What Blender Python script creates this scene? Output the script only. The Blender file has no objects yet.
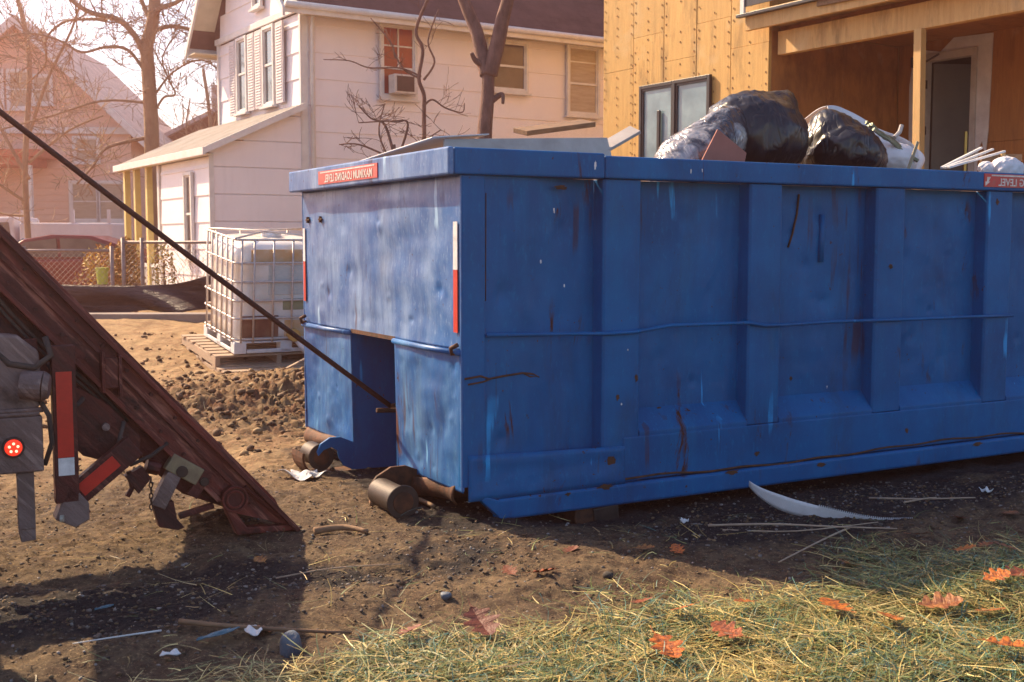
import bpy, bmesh, math, random
import numpy as np
from mathutils import Vector, Matrix, Euler
random.seed(7); rng = np.random.default_rng(7)
R = math.radians
sc = bpy.context.scene
COL = sc.collection

# ---------------------------------------------------------------- camera
cam = bpy.data.cameras.new('camera'); cam_o = bpy.data.objects.new('camera', cam); COL.objects.link(cam_o)
cam.sensor_width = 36; cam.lens = 36 * 1167 / 1024; cam.clip_start = .05; cam.clip_end = 2000
cam_o.location = (0, 0, 1.45); cam_o.rotation_euler = (R(90 - 4.834), 0, 0)
cam.dof.use_dof = True; cam.dof.focus_distance = 6.6; cam.dof.aperture_fstop = 7.0
sc.camera = cam_o
# ---------------------------------------------------------------- light
SUN_EL = 39; SX, SY = -.81, .59
w = bpy.data.worlds.new('World'); sc.world = w; w.use_nodes = True
nt = w.node_tree; bg = nt.nodes['Background']
sky = nt.nodes.new('ShaderNodeTexSky'); sky.sky_type = 'NISHITA'; sky.sun_disc = False
sky.sun_elevation = R(SUN_EL); sky.sun_rotation = math.atan2(SX, SY)
sky.air_density = 1.0; sky.dust_density = 1.2; sky.ozone_density = 1.0
nt.links.new(sky.outputs[0], bg.inputs[0]); bg.inputs[1].default_value = .12
sun = bpy.data.lights.new('sun', 'SUN'); sun.energy = 5.0; sun.angle = R(.6); sun.color = (1, .76, .48)
sun_o = bpy.data.objects.new('sun', sun); COL.objects.link(sun_o)
ce = math.cos(R(SUN_EL)); sv = Vector((SX, SY, 0)).normalized() * ce; sv.z = math.sin(R(SUN_EL))
sun_o.rotation_euler = (-sv).to_track_quat('-Z', 'Y').to_euler()
sc.view_settings.view_transform = 'Standard'; sc.view_settings.look = 'None'
sc.view_settings.exposure = 1.2; sc.view_settings.gamma = 1
sc.view_settings.use_curve_mapping = False

# ---------------------------------------------------------------- materials
def rgb(c): return (c[0], c[1], c[2], 1)
class N:
    """tiny node graph helper"""
    def __init__(s, name):
        s.m = bpy.data.materials.new(name); s.m.use_nodes = True; s.t = s.m.node_tree
        s.b = s.t.nodes['Principled BSDF']; s.tc = s.t.nodes.new('ShaderNodeTexCoord')
    def new(s, k): return s.t.nodes.new(k)
    def ln(s, a, b): s.t.links.new(a, b)
    def mapped(s, scale=(1, 1, 1), src='Object'):
        mp = s.new('ShaderNodeMapping'); mp.inputs['Scale'].default_value = scale; s.ln(s.tc.outputs[src], mp.inputs[0]); return mp.outputs[0]
    def noise(s, scale, detail=5, rough=.6, st=(1, 1, 1), dist=0):
        n = s.new('ShaderNodeTexNoise'); n.inputs['Scale'].default_value = scale; n.inputs['Detail'].default_value = detail
        n.inputs['Roughness'].default_value = rough; n.inputs['Distortion'].default_value = dist
        s.ln(s.mapped(st), n.inputs['Vector']); return n.outputs['Fac']
    def vor(s, scale, st=(1, 1, 1), feat='F1', out='Distance'):
        n = s.new('ShaderNodeTexVoronoi'); n.feature = feat; n.inputs['Scale'].default_value = scale; s.ln(s.mapped(st), n.inputs['Vector']); return n.outputs[out]
    def ramp(s, v, a, b):
        r = s.new('ShaderNodeMapRange'); r.inputs[1].default_value = a; r.inputs[2].default_value = b; s.ln(v, r.inputs[0]); return r.outputs[0]
    def math(s, op, a, b=None):
        n = s.new('ShaderNodeMath'); n.operation = op
        for i, x in enumerate((a, b)):
            if x is None: continue
            if isinstance(x, (int, float)): n.inputs[i].default_value = x
            else: s.ln(x, n.inputs[i])
        return n.outputs[0]
    def mix(s, f, a, b, mode='MIX'):
        n = s.new('ShaderNodeMix'); n.data_type = 'RGBA'; n.blend_type = mode
        for i, x in ((0, f), (6, a), (7, b)):
            if isinstance(x, (int, float)): n.inputs[i].default_value = x
            elif isinstance(x, tuple): n.inputs[i].default_value = rgb(x)
            else: s.ln(x, n.inputs[i])
        return n.outputs[2]
    def attr(s, name, out='Color'):
        n = s.new('ShaderNodeAttribute'); n.attribute_name = name; return n.outputs[out]
    def col(s, c):
        if isinstance(c, tuple): s.b.inputs['Base Color'].default_value = rgb(c)
        else: s.ln(c, s.b.inputs['Base Color'])
    def set(s, rough=None, metal=None, spec=None, trans=None):
        if rough is not None:
            if isinstance(rough, (int, float)): s.b.inputs['Roughness'].default_value = rough
            else: s.ln(rough, s.b.inputs['Roughness'])
        if metal is not None: s.b.inputs['Metallic'].default_value = metal
        if spec is not None: s.b.inputs['Specular IOR Level'].default_value = spec
        if trans is not None: s.b.inputs['Transmission Weight'].default_value = trans
    def bump(s, h, strength=.3, dist=.01):
        n = s.new('ShaderNodeBump'); n.inputs['Strength'].default_value = strength; n.inputs['Distance'].default_value = dist
        s.ln(h, n.inputs['Height']); s.ln(n.outputs[0], s.b.inputs['Normal'])

def plain(name, c, c2=None, rough=.6, metal=0, scale=6, bump=.15, bd=.004, st=(1, 1, 1), spec=None):
    g = N(name); c2 = c2 or tuple(x * .65 for x in c)
    f = g.ramp(g.noise(scale, 7, .65, st), .35, .68)
    g.col(g.mix(f, c, c2)); g.set(rough, metal, spec)
    if bump: g.bump(g.noise(scale * 5, 6, .6, st), bump, bd)
    return g.m

def blue_paint(name, c, c2, fade, fade_amt, rust_amt=.66, rough=.42):
    g = N(name)
    base = g.mix(g.ramp(g.noise(1.6, 6, .6), .35, .65), c, c2)
    streak = g.math('MULTIPLY', g.ramp(g.noise(9, 6, .7, (1, 1, .12)), .5 - fade_amt * .22, .78 - fade_amt * .2), g.ramp(g.noise(2.3, 6, .65, (1, 1, .7)), .36, .66))
    base = g.mix(g.math('MULTIPLY', streak, fade_amt), base, fade)
    fine = g.ramp(g.noise(45, 8, .75, (1, 1, .35)), .56, .64)
    base = g.mix(g.math('MULTIPLY', fine, .25 + fade_amt * .35), base, fade)
    grime = g.ramp(g.noise(3.2, 8, .7, (1, 1, .35), .4), .55, .80)
    base = g.mix(g.math('MULTIPLY', grime, .45), base, (.035, .035, .035))
    # scratches, rust runs and chips
    scr = g.ramp(g.noise(11, 3, .5, (1, 1, .08), .2), .665, .69)
    base = g.mix(g.math('MULTIPLY', scr, g.math('MULTIPLY', g.ramp(g.noise(2.1, 3), .5, .6), .55)), base, tuple(min(1, x * 2.2 + .03) for x in fade))
    r1 = g.math('MULTIPLY', g.ramp(g.noise(6, 8, .7, (1, 1, .22), .5), rust_amt - .03, rust_amt + .01), g.ramp(g.noise(1.3, 3), .5, .58))
    r2 = g.math('MULTIPLY', g.ramp(g.noise(30, 5, .65), .655, .68), g.ramp(g.noise(2.6, 3), .48, .56))
    r3 = g.math('MULTIPLY', g.ramp(g.noise(16, 4, .5, (1, 1, .05)), .61, .66), g.math('MULTIPLY', g.ramp(g.noise(1.7, 3), .5, .62), .6))
    rust = g.math('MAXIMUM', g.math('MAXIMUM', r1, r2), r3)
    rc = g.mix(g.noise(40, 5), (.10, .028, .01), (.035, .014, .008))
    g.col(g.mix(rust, base, rc))
    g.set(g.math('ADD', g.math('MULTIPLY', rust, .35), g.math('ADD', rough - .08, g.math('MULTIPLY', g.noise(14, 5), .2))))
    h = g.math('ADD', g.math('MULTIPLY', g.noise(3.0, 3, .4), 1.6), g.math('ADD', g.math('MULTIPLY', g.noise(30, 6), .15), g.math('MULTIPLY', rust, -.08)))
    g.bump(h, .22, .02); g.b.inputs['Specular IOR Level'].default_value = .20
    return g.m

M = {}
M['blue'] = blue_paint('blue_paint', (.0, .108, .325), (.0, .068, .22), (.002, .18, .42), .4, .63)
M['blue_end'] = blue_paint('faded_blue_paint', (.014, .12, .36), (.004, .065, .25), (.22, .34, .54), 1.0, .65, .34)
M['blue_low'] = blue_paint('scuffed_blue_paint', (.004, .10, .33), (.002, .06, .24), (.12, .28, .48), .7, .64)
M['rust'] = plain('rusty_steel', (.13, .05, .022), (.03, .018, .012), .75, .3, 14, .5, .006)
M['greysteel'] = plain('dull_grey_steel', (.050, .034, .027), (.022, .016, .013), .55, .3, 12, .3, .004)
def truck_steel(name, a, b, c):
    g = N(name); m1 = g.new('ShaderNodeMapping'); m1.inputs['Rotation'].default_value = (0, -math.atan(1.135), 0); g.ln(g.tc.outputs['Object'], m1.inputs[0])
    def nz(sc_, det, st, ro=.7):
        m2 = g.new('ShaderNodeMapping'); m2.inputs['Scale'].default_value = st; g.ln(m1.outputs[0], m2.inputs[0]); n = g.new('ShaderNodeTexNoise'); n.inputs['Scale'].default_value = sc_; n.inputs['Detail'].default_value = det; n.inputs['Roughness'].default_value = ro
        g.ln(m2.outputs[0], n.inputs['Vector']); return n.outputs['Fac']
    f = g.ramp(nz(9, 8, (.14, 1, 1)), .40, .60); base = g.mix(f, a, b)
    base = g.mix(g.math('MULTIPLY', g.ramp(nz(30, 7, (.08, 1, 1)), .54, .64), .8), base, c); base = g.mix(g.ramp(nz(4, 8, (.6, 1, 1)), .56, .66), base, tuple(x * .35 for x in b))
    g.col(base); g.set(.55, .15); g.bump(g.math('ADD', nz(14, 8, (.15, 1, 1)), g.math('MULTIPLY', nz(60, 6, (1, 1, 1)), .5)), .9, .010); return g.m
M['hoist'] = truck_steel('flare_red_hoist_steel', (.19, .030, .018), (.060, .010, .007), (.34, .13, .09))  # red of the lens flare put into the hoist steel colour
M['hoist_dark'] = truck_steel('dark_oily_flare_red_steel', (.085, .010, .006), (.035, .007, .005), (.16, .05, .035))  # darker inner-frame steel, flare red in its colour too
M['truckgrey'] = truck_steel('dusty_grey_painted_steel', (.20, .14, .13), (.12, .08, .07), (.30, .22, .20))
M['rubber'] = plain('dusty_black_rubber', (.022, .02, .018), (.07, .055, .045), .85, 0, 8, .3, .005)
M['red_tape'] = plain('red_reflective_tape', (.55, .02, .012), (.40, .015, .01), .35, 0, 12, .05, .001)
M['white_tape'] = plain('white_reflective_tape', (.72, .72, .74), (.45, .45, .47), .4, 0, 14, .05, .001)
M['chrome_label'] = plain('pale_worn_label', (.45, .42, .36), (.25, .22, .18), .5, 0, 14, .1, .001)
g = N('lit_red_lamp'); g.col((.8, .02, .01)); g.b.inputs['Emission Color'].default_value = (1, .05, .02, 1); g.b.inputs['Emission Strength'].default_value = .45; g.set(.25); M['lamp'] = g.m
g = N('lit_red_diode'); g.col((1, .3, .2)); g.b.inputs['Emission Color'].default_value = (1, .25, .15, 1); g.b.inputs['Emission Strength'].default_value = 2.2; M['diode'] = g.m
M['cable'] = plain('rusty_wire_rope', (.085, .032, .022), (.03, .014, .011), .6, .5, 60, .6, .003)

def siding(name, a, b):
    g = N(name); f = g.ramp(g.noise(1.3, 6, .6), .3, .7); base = g.mix(f, a, b)
    v = g.ramp(g.noise(10, 7, .7, (1, 1, .15)), .52, .75); base = g.mix(g.math('MULTIPLY', v, .3), base, tuple(x * .72 for x in a))
    g.col(base); g.set(.65); g.bump(g.noise(35, 6, .7, (3, 3, .4)), .25, .004); return g.m
M['siding'] = siding('white_cement_siding', (.88, .83, .85), (.81, .76, .79))
M['trim'] = plain('white_painted_trim', (.74, .72, .70), (.60, .57, .55), .5, 0, 5, .15, .003)
M['soffit'] = plain('cream_painted_soffit', (.62, .56, .42), (.52, .46, .34), .6, 0, 5, .1, .003)
def shingles(name, a, b, s=1.0):
    g = N(name); br = g.new('ShaderNodeTexBrick'); g.ln(g.mapped((1, 1, 1), 'UV'), br.inputs['Vector'])
    br.inputs['Scale'].default_value = 3.2 * s; br.inputs['Color1'].default_value = rgb(a); br.inputs['Color2'].default_value = rgb(b)
    br.inputs['Mortar'].default_value = rgb(tuple(x * .35 for x in a)); br.inputs['Mortar Size'].default_value = .012; br.inputs['Row Height'].default_value = .42; br.inputs['Brick Width'].default_value = .9
    g.col(g.mix(g.ramp(g.noise(2, 6, .7), .35, .7), br.outputs['Color'], tuple(x * 1.5 for x in b))); g.set(.85); g.bump(br.outputs['Fac'], -.5, .02) if False else g.bump(g.noise(60, 5), .4, .01)
    return g.m
M['roof_dark'] = shingles('dark_brown_asphalt_shingle', (.055, .028, .026), (.085, .045, .042))
M['roof_grey'] = shingles('grey_asphalt_shingle', (.11, .10, .098), (.16, .145, .14))
M['roof_tan'] = shingles('tan_roof_shingle', (.36, .29, .26), (.44, .35, .31))
g = N('window_glass'); g.col(g.mix(g.ramp(g.noise(1.4, 4), .4, .6), (.05, .04, .045), (.11, .085, .08))); g.set(.08, 0, .8); g.bump(g.noise(1.2, 2), .08, .02); M['glass'] = g.m
g = N('bright_sky_glass'); g.col((.10, .15, .17)); g.set(.06, .55, 1.0); g.bump(g.noise(2.2, 3), .06, .02); M['glass_sky'] = g.m
g = N('bluish_wrapped_glass'); f = g.ramp(g.noise(2.5, 5, .6), .35, .65); g.col(g.mix(f, (.20, .30, .34), (.10, .17, .21))); g.set(.22, 0, .8); M['glass_blue'] = g.m
M['curtain'] = plain('cream_window_blind', (.50, .42, .32), (.38, .30, .22), .8, 0, 3, .1, .003, (1, 1, 8))
M['frame_black'] = plain('black_window_frame', (.018, .018, .02), (.03, .028, .03), .4, 0, 8, .1, .002)
M['shutter'] = plain('pale_grey_shutter', (.60, .56, .57), (.50, .46, .47), .55, 0, 6, .1, .003)
M['ac'] = plain('white_metal_appliance', (.66, .62, .60), (.5, .46, .44), .45, 0, 8, .1, .002)
M['ac_dark'] = plain('dark_louvres', (.09, .05, .045), (.05, .03, .03), .6, 0, 8, .1, .002)
def plywood(name, a, b, knots=1.0, nails=True):
    g = N(name); gr = g.noise(3.0, 8, .7, (1, 6, .5), 1.2)
    base = g.mix(g.ramp(gr, .35, .68), a, b)
    kn = g.ramp(g.vor(5.2, (1, 1.3, .8)), .085, .02); base = g.mix(g.math('MULTIPLY', kn, .85 * knots), base, (.09, .035, .012))
    st = g.ramp(g.noise(2.2, 8, .75, (1, 1.6, .35)), .50, .66); base = g.mix(g.math('MULTIPLY', st, .75), base, tuple(x * .42 for x in b))
    pale = g.ramp(g.noise(1.4, 5, .6), .58, .74); base = g.mix(g.math('MULTIPLY', pale, .5), base, (.60, .48, .30))
    oi = g.new('ShaderNodeObjectInfo'); base = g.mix(g.math('MULTIPLY', oi.outputs['Random'], .35), base, tuple(x * .7 for x in a))
    g.col(base); g.set(.7); g.bump(gr, .3, .004); return g.m
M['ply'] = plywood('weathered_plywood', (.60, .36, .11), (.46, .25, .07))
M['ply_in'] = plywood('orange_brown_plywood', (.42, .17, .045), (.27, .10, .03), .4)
M['lumber'] = plywood('new_framing_lumber', (.62, .38, .15), (.48, .27, .09), .5)
M['nail'] = plain('dark_nail_stain', (.26, .13, .05), (.14, .07, .03), .8, 0, 20, 0)
M['wrap'] = plain('pale_house_wrap', (.62, .58, .58), (.48, .44, .45), .5, 0, 5, .2, .006)
M['drywall'] = plain('grey_drywall_board', (.46, .42, .40), (.34, .30, .28), .8, 0, 5, .25, .003)
M['oldwood'] = plain('weathered_brown_board', (.26, .15, .08), (.14, .08, .045), .8, 0, 8, .4, .004, (1, 6, 6))
M['pallet'] = plain('grey_pallet_wood', (.46, .34, .24), (.28, .20, .14), .85, 0, 9, .4, .004, (1, 6, 6))
g = N('black_bag_plastic'); g.col((.0035, .005, .010)); g.set(g.math('ADD', .20, g.math('MULTIPLY', g.noise(9, 4), .22)), 0, .6)
rid = g.math('ABSOLUTE', g.math('SUBTRACT', g.noise(7, 2, .4, (2.2, 1.4, .6), .7), .5)); rid = g.math('POWER', g.math('ADD', rid, .001), .5); g.bump(rid, .38, .03); M['bag'] = g.m
g = N('clear_bag_plastic'); g.col(g.mix(g.ramp(g.noise(5, 5, .6, (1, 1, 1), 1.0), .40, .55), (.40, .38, .38), (.05, .05, .06))); g.set(.2, .25, .9)
rid = g.math('ABSOLUTE', g.math('SUBTRACT', g.noise(6, 3, .5, (2.4, 1, 1), 1.2), .5)); g.bump(rid, .8, .04); M['bag_clear'] = g.m
M['cardboard'] = plain('dusty_red_brown_card', (.34, .13, .10), (.26, .10, .075), .85, 0, 5, .15, .002)
M['cloth'] = plain('white_sheeting', (.70, .68, .72), (.58, .56, .60), .7, 0, 5, .4, .01)
M['white_plastic'] = plain('white_plastic', (.72, .72, .75), (.58, .57, .58), .4, 0, 9, .1, .002)
g = N('translucent_tank_plastic'); g.col(g.mix(g.ramp(g.noise(2.2, 6, .6, (1, 1, 2)), .4, .62), (.80, .78, .76), (.70, .62, .52))); g.set(.28, 0, .6); g.b.inputs['Transmission Weight'].default_value = .0
g.bump(g.noise(6, 4), .3, .02); M['tank'] = g.m
M['tank_stain'] = plain('orange_stained_plastic', (.58, .33, .13), (.62, .48, .34), .35, 0, 7, .2, .01)
M['tank_dark'] = plain('dark_residue_plastic', (.16, .05, .03), (.28, .15, .09), .4, 0, 5, .2, .01)
M['paper'] = plain('weathered_printed_label', (.58, .60, .58), (.42, .50, .52), .6, 0, 30, .1, .002, (1, 1, 3))
M['olive'] = plain('olive_strip', (.30, .33, .20), (.22, .24, .15), .6, 0, 9, .1, .002)
M['galv'] = plain('dull_galvanised_tube', (.62, .56, .53), (.45, .38, .35), .45, .3, 20, .1, .002)
g = N('black_silt_cloth'); g.col(g.mix(g.ramp(g.noise(2.5, 6, .6, (1, 1, 3)), .4, .65), (.022, .010, .010), (.05, .024, .022))); g.set(.5); g.bump(g.noise(6, 6, .6, (1, 1, 4), .8), .8, .05); M['silt'] = g.m
M['carpaint'] = plain('dark_red_brown_car_paint', (.22, .025, .02), (.14, .018, .015), .18, .1, 2, 0)
M['whitepaint'] = plain('white_vehicle_paint', (.72, .68, .72), (.62, .58, .62), .35, 0, 3, .02)
M['tan_siding'] = plain('tan_clapboard', (.78, .54, .42), (.68, .45, .35), .7, 0, 2, .3, .01, (1, 1, 6))
M['brick'] = plain('dark_red_siding', (.50, .16, .09), (.38, .12, .07), .8, 0, 3, .3, .01)
M['brown_wall'] = plain('brown_shingle_wall', (.20, .10, .04), (.12, .055, .02), .8, 0, 5, .4, .02)
M['bark'] = plain('brown_bark', (.22, .12, .095), (.10, .05, .04), .9, 0, 16, .9, .02, (1, 1, .35))
M['bark_far'] = plain('tan_grey_bark', (.38, .26, .15), (.24, .15, .09), .9, 0, 5, .8, .03, (1, 1, .35))
M['twig'] = plain('reddish_twig_bark', (.13, .055, .035), (.09, .04, .03), .9, 0, 9, .3, .004)
M['pot'] = plain('yellow_green_plastic', (.42, .50, .06), (.34, .42, .05), .5, 0, 5, 0)
M['darkgreen'] = plain('dark_green_metal', (.03, .05, .035), (.05, .07, .05), .5, .2, 9, .1, .002)
M['stonegrey'] = plain('blue_grey_stone', (.11, .14, .18), (.06, .075, .10), .6, 0, 14, .5, .01)
M['chips'] = plain('pale_litter', (.6, .6, .6), (.5, .5, .5), .6, 0, 10, .1, .002)
M['teal'] = plain('blue_plastic_litter', (.05, .13, .18), (.03, .09, .12), .5, 0, 10, .1, .002)
M['decal_red'] = plain('red_sticker', (.55, .03, .03), (.42, .10, .08), .45, 0, 16, .05, .001)
M['decal_white'] = plain('white_sticker_print', (.75, .72, .70), (.50, .38, .35), .45, 0, 26, .05, .001)
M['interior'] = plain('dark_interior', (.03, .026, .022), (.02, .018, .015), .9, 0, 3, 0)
M['door'] = plain('grey_door', (.13, .12, .11), (.10, .09, .085), .5, 0, 3, .05)
M['brass'] = plain('brass', (.6, .38, .12), None, .3, .8, 9, 0)
def colattr(name, rough=.7, transl=0.0, bump=True):
    g = N(name); g.col(g.mix(g.math('MULTIPLY', g.ramp(g.noise(30, 4), .35, .7), .35), g.attr('Col'), (.10, .07, .03))); g.set(rough)
    if transl: g.b.inputs['Subsurface Weight'].default_value = 0
    return g.m
M['straw'] = colattr('straw_and_grass', .55)
M['leaf'] = N('oak_leaf').m
g = N('oak_leaf'); oi = g.new('ShaderNodeObjectInfo'); g.col(g.mix(g.ramp(g.noise(9, 5), .35, .65), oi.outputs['Color'], (.12, .03, .012))); g.set(.5); g.bump(g.noise(20, 5), .5, .006); M['leaf'] = g.m
M['gravel'] = colattr('mixed_gravel', .85)
M['foliage'] = colattr('autumn_foliage', .7)

# ---------------------------------------------------------------- mesh helpers
def lnk(o, parent=None):
    COL.objects.link(o)
    if parent is not None: o.parent = parent
    return o
def tag(o, label=None, cat=None, group=None, kind=None):
    for k, v in (('label', label), ('category', cat), ('group', group), ('kind', kind)):
        if v: o[k] = v
    return o
def thing(name, loc, deg, label, cat, group=None, rot=None):
    o = bpy.data.objects.new(name, None); o.location = loc; o.rotation_euler = rot or (0, 0, R(deg)); o.empty_display_size = .2
    lnk(o); return tag(o, label, cat, group)
class MB:
    def __init__(s): s.v = []; s.f = []; s.c = []; s.uv = None
    def add(s, vs, fs, col=None):
        k = len(s.v); s.v += [tuple(p) for p in vs]; s.f += [tuple(i + k for i in f) for f in fs]
        if col is not None: s.c += [col] * len(vs)
        return s
    def box(s, x0, x1, y0, y1, z0, z1, rot=None, piv=None, col=None):
        vs = [(x, y, z) for x in (x0, x1) for y in (y0, y1) for z in (z0, z1)]
        if rot:
            e = Euler([R(a) for a in rot]).to_matrix(); p = Vector(piv or ((x0 + x1) / 2, (y0 + y1) / 2, (z0 + z1) / 2))
            vs = [tuple(e @ (Vector(q) - p) + p) for q in vs]
        return s.add(vs, [(0, 1, 3, 2), (4, 6, 7, 5), (0, 4, 5, 1), (2, 3, 7, 6), (0, 2, 6, 4), (1, 5, 7, 3)], col)
    def prism(s, poly, d0, d1, axis='y', col=None):
        """extrude polygon: axis y -> poly is (x,z); axis x -> (y,z); axis z -> (x,y)"""
        def P(a, b, d): return {'y': (a, d, b), 'x': (d, a, b), 'z': (a, b, d)}[axis]
        n = len(poly); vs = [P(a, b, d0) for a, b in poly] + [P(a, b, d1) for a, b in poly]
        fs = [tuple(range(n))[::-1], tuple(range(n, 2 * n))] + [(i, (i + 1) % n, n + (i + 1) % n, n + i) for i in range(n)]
        return s.add(vs, fs, col)
    def tube(s, pts, rad, n=8, cap=True, col=None):
        pts = [Vector(p) for p in pts]; m = len(pts)
        if isinstance(rad, (int, float)): rad = [rad] * m
        t0 = (pts[1] - pts[0]).normalized(); a = t0.orthogonal().normalized(); vs = []
        for i in range(m):
            t = (pts[min(i + 1, m - 1)] - pts[max(i - 1, 0)])
            t = t.normalized() if t.length > 1e-9 else t0
            a = (a - t * a.dot(t)); a = a.normalized() if a.length > 1e-6 else t.orthogonal().normalized()
            b = t.cross(a)
            for k in range(n):
                q = 2 * math.pi * k / n; vs.append(pts[i] + (a * math.cos(q) + b * math.sin(q)) * rad[i])
        fs = [(i * n + k, i * n + (k + 1) % n, (i + 1) * n + (k + 1) % n, (i + 1) * n + k) for i in range(m - 1) for k in range(n)]
        if cap: fs += [tuple(range(n))[::-1], tuple(range((m - 1) * n, m * n))]
        return s.add(vs, fs, col)
    def grid(s, fn, nu, nv):
        """fn(i/nu, j/nv) -> point"""
        vs = [fn(i / nu, j / nv) for i in range(nu + 1) for j in range(nv + 1)]
        return s.add(vs, [(i * (nv + 1) + j, (i + 1) * (nv + 1) + j, (i + 1) * (nv + 1) + j + 1, i * (nv + 1) + j + 1) for i in range(nu) for j in range(nv)])
    def build(s, name, mat, parent=None, smooth=False, bevel=0, seg=2, solid=0, loc=None):
        me = bpy.data.meshes.new(name); me.from_pydata(s.v, [], s.f); me.materials.append(M[mat] if isinstance(mat, str) else mat)
        if s.c:
            ca = me.color_attributes.new('Col', 'FLOAT_COLOR', 'POINT'); ca.data.foreach_set('color', np.array([(c[0], c[1], c[2], 1) for c in s.c], 'f').ravel())
        bm = bmesh.new(); bm.from_mesh(me); bmesh.ops.recalc_face_normals(bm, faces=bm.faces) if len(s.f) < 60000 else None; bm.to_mesh(me); bm.free()
        if smooth: me.shade_smooth()
        o = bpy.data.objects.new(name, me); lnk(o, parent)
        if loc: o.location = loc
        if solid:
            q = o.modifiers.new('solid', 'SOLIDIFY'); q.thickness = solid; q.offset = 0
        if bevel:
            b = o.modifiers.new('bevel', 'BEVEL'); b.width = bevel; b.segments = seg; b.limit_method = 'ANGLE'; b.angle_limit = R(35); b.harden_normals = False
        return o
def share(src, name, parent, loc=(0, 0, 0), rot=(0, 0, 0), scale=(1, 1, 1)):
    o = bpy.data.objects.new(name, src.data); lnk(o, parent); o.location = loc; o.rotation_euler = rot; o.scale = scale; return o
def uvroof(o, a, b):
    """planar UVs from two vectors"""
    me = o.data; uv = me.uv_layers.new(name='UVMap'); A = Vector(a); B = Vector(b)
    for l in me.loops:
        p = me.vertices[l.vertex_index].co; uv.data[l.index].uv = (p.dot(A), p.dot(B))
# smooth value noise (numpy)
def vnoise(x, y, seed=0, oct=4, rough=.5, freq=1.0):
    out = 0; amp = 1; tot = 0
    for o in range(oct):
        X = np.asarray(x) * freq + seed * 17.3 + o * 5.1; Y = np.asarray(y) * freq - seed * 9.7 + o * 3.3
        xi = np.floor(X).astype(np.int64); yi = np.floor(Y).astype(np.int64); fx = X - xi; fy = Y - yi
        fx = fx * fx * (3 - 2 * fx); fy = fy * fy * (3 - 2 * fy)
        def h(a, b):
            n = (a * 374761393 + b * 668265263 + (seed + o) * 1442695041) & 0xffffffff; n = ((n ^ (n >> 13)) * 1274126177) & 0xffffffff
            return ((n ^ (n >> 16)) & 0xffff) / 65535.
        v = (h(xi, yi) * (1 - fx) + h(xi + 1, yi) * fx) * (1 - fy) + (h(xi, yi + 1) * (1 - fx) + h(xi + 1, yi + 1) * fx) * fy
        out = out + amp * v; tot += amp; amp *= rough; freq *= 2.03
    return out / tot
def sm(a, b, x):
    t = np.clip((np.asarray(x, float) - a) / (b - a), 0, 1); return t * t * (3 - 2 * t)

# ---------------------------------------------------------------- ground
DEG = 28.96; cD, sD = math.cos(R(DEG)), math.sin(R(DEG)); DO = (-.254, 5.918)
def dl(x, y):
    dx, dy = x - DO[0], y - DO[1]; return dx * cD + dy * sD, -dx * sD + dy * cD
def dw(u, v, z=0): return (DO[0] + u * cD - v * sD, DO[1] + u * sD + v * cD, z)
def gz(x, y):
    x = np.asarray(x, float); y = np.asarray(y, float)
    base = .24 * sm(7.5, 10.5, y) + .30 * sm(10.8, 13.2, y) + .12 * sm(13.2, 15, y) - .62 * sm(16, 22, y)
    u, v = dl(x, y)
    base = base * (1 - sm(-.8, .3, u) * (1 - sm(3.0, 4.2, v)))          # level pad under the container
    base = base - .085 * (1 - sm(.15, .9, np.abs(v - .1))) * sm(.2, .75, u)
    near = 1 - sm(14, 20, np.hypot(x, y))
    n = (vnoise(x, y, 1, 4, .55, .9) - .5) * .10 + (vnoise(x, y, 2, 5, .62, 5) - .5) * .055 + (vnoise(x, y, 5, 3, .6, 22) - .5) * .030
    cl = np.abs(vnoise(x, y, 9, 5, .66, 6.5) - .5)                          # heaped clods behind the hoist
    mound = .62 * np.exp(-((x + 2.05) / 1.35) ** 2 - ((y - 9.3) / .85) ** 2)
    mound2 = np.exp(-((x + 1.3) / 1.0) ** 2 - ((y - 10.2) / .5) ** 2)
    rut = -.03 * np.exp(-((y - 5.15 - .1 * x) / .16) ** 2) * sm(.3, -.6, x)
    tr = (np.exp(-((v + 1.25) / .13) ** 2) + np.exp(-((v + 2.05) / .13) ** 2)) * sm(.9, .2, u) * sm(.35, .0, 4.35 + .47 * x - y)
    rut = rut - tr * (.020 + .006 * np.sin(u * 62 + 9 * np.abs(v + 1.25)))
    strawbed = .035 * sm(.0, .35, 4.35 + .47 * x - y)
    return base + n * near * 1.0 + (mound * (.08 + .55 * cl) + mound2 * (.05 + .3 * cl)) + rut + strawbed
def axis(lo, hi, a, b, d, g=1.09):
    core = list(np.arange(a, b, d)); s = d; x = a; left = []
    while x > lo: s *= g; x -= s; left.append(max(x, lo))
    s = d; x = core[-1]; right = []
    while x < hi: s *= g; x += s; right.append(min(x, hi))
    return np.array(left[::-1] + core + right)
gx = axis(-150, 150, -3.2, 3.4, .016, 1.06); gy = axis(-30, 170, 3.4, 7.4, .014, 1.012)
GX, GY = np.meshgrid(gx, gy); GZ = gz(GX, GY)
nx, ny = len(gx), len(gy)
me = bpy.data.meshes.new('ground'); me.vertices.add(nx * ny)
me.vertices.foreach_set('co', np.stack([GX, GY, GZ], -1).astype('f').ravel())
ii = np.arange(nx * ny).reshape(ny, nx); quads = np.stack([ii[:-1, :-1], ii[:-1, 1:], ii[1:, 1:], ii[1:, :-1]], -1).reshape(-1, 4)
me.loops.add(quads.size); me.loops.foreach_set('vertex_index', quads.ravel().astype('i')); me.polygons.add(len(quads))
me.polygons.foreach_set('loop_start', np.arange(0, quads.size, 4, dtype='i'))
me.update(calc_edges=True); me.shade_smooth()
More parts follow.
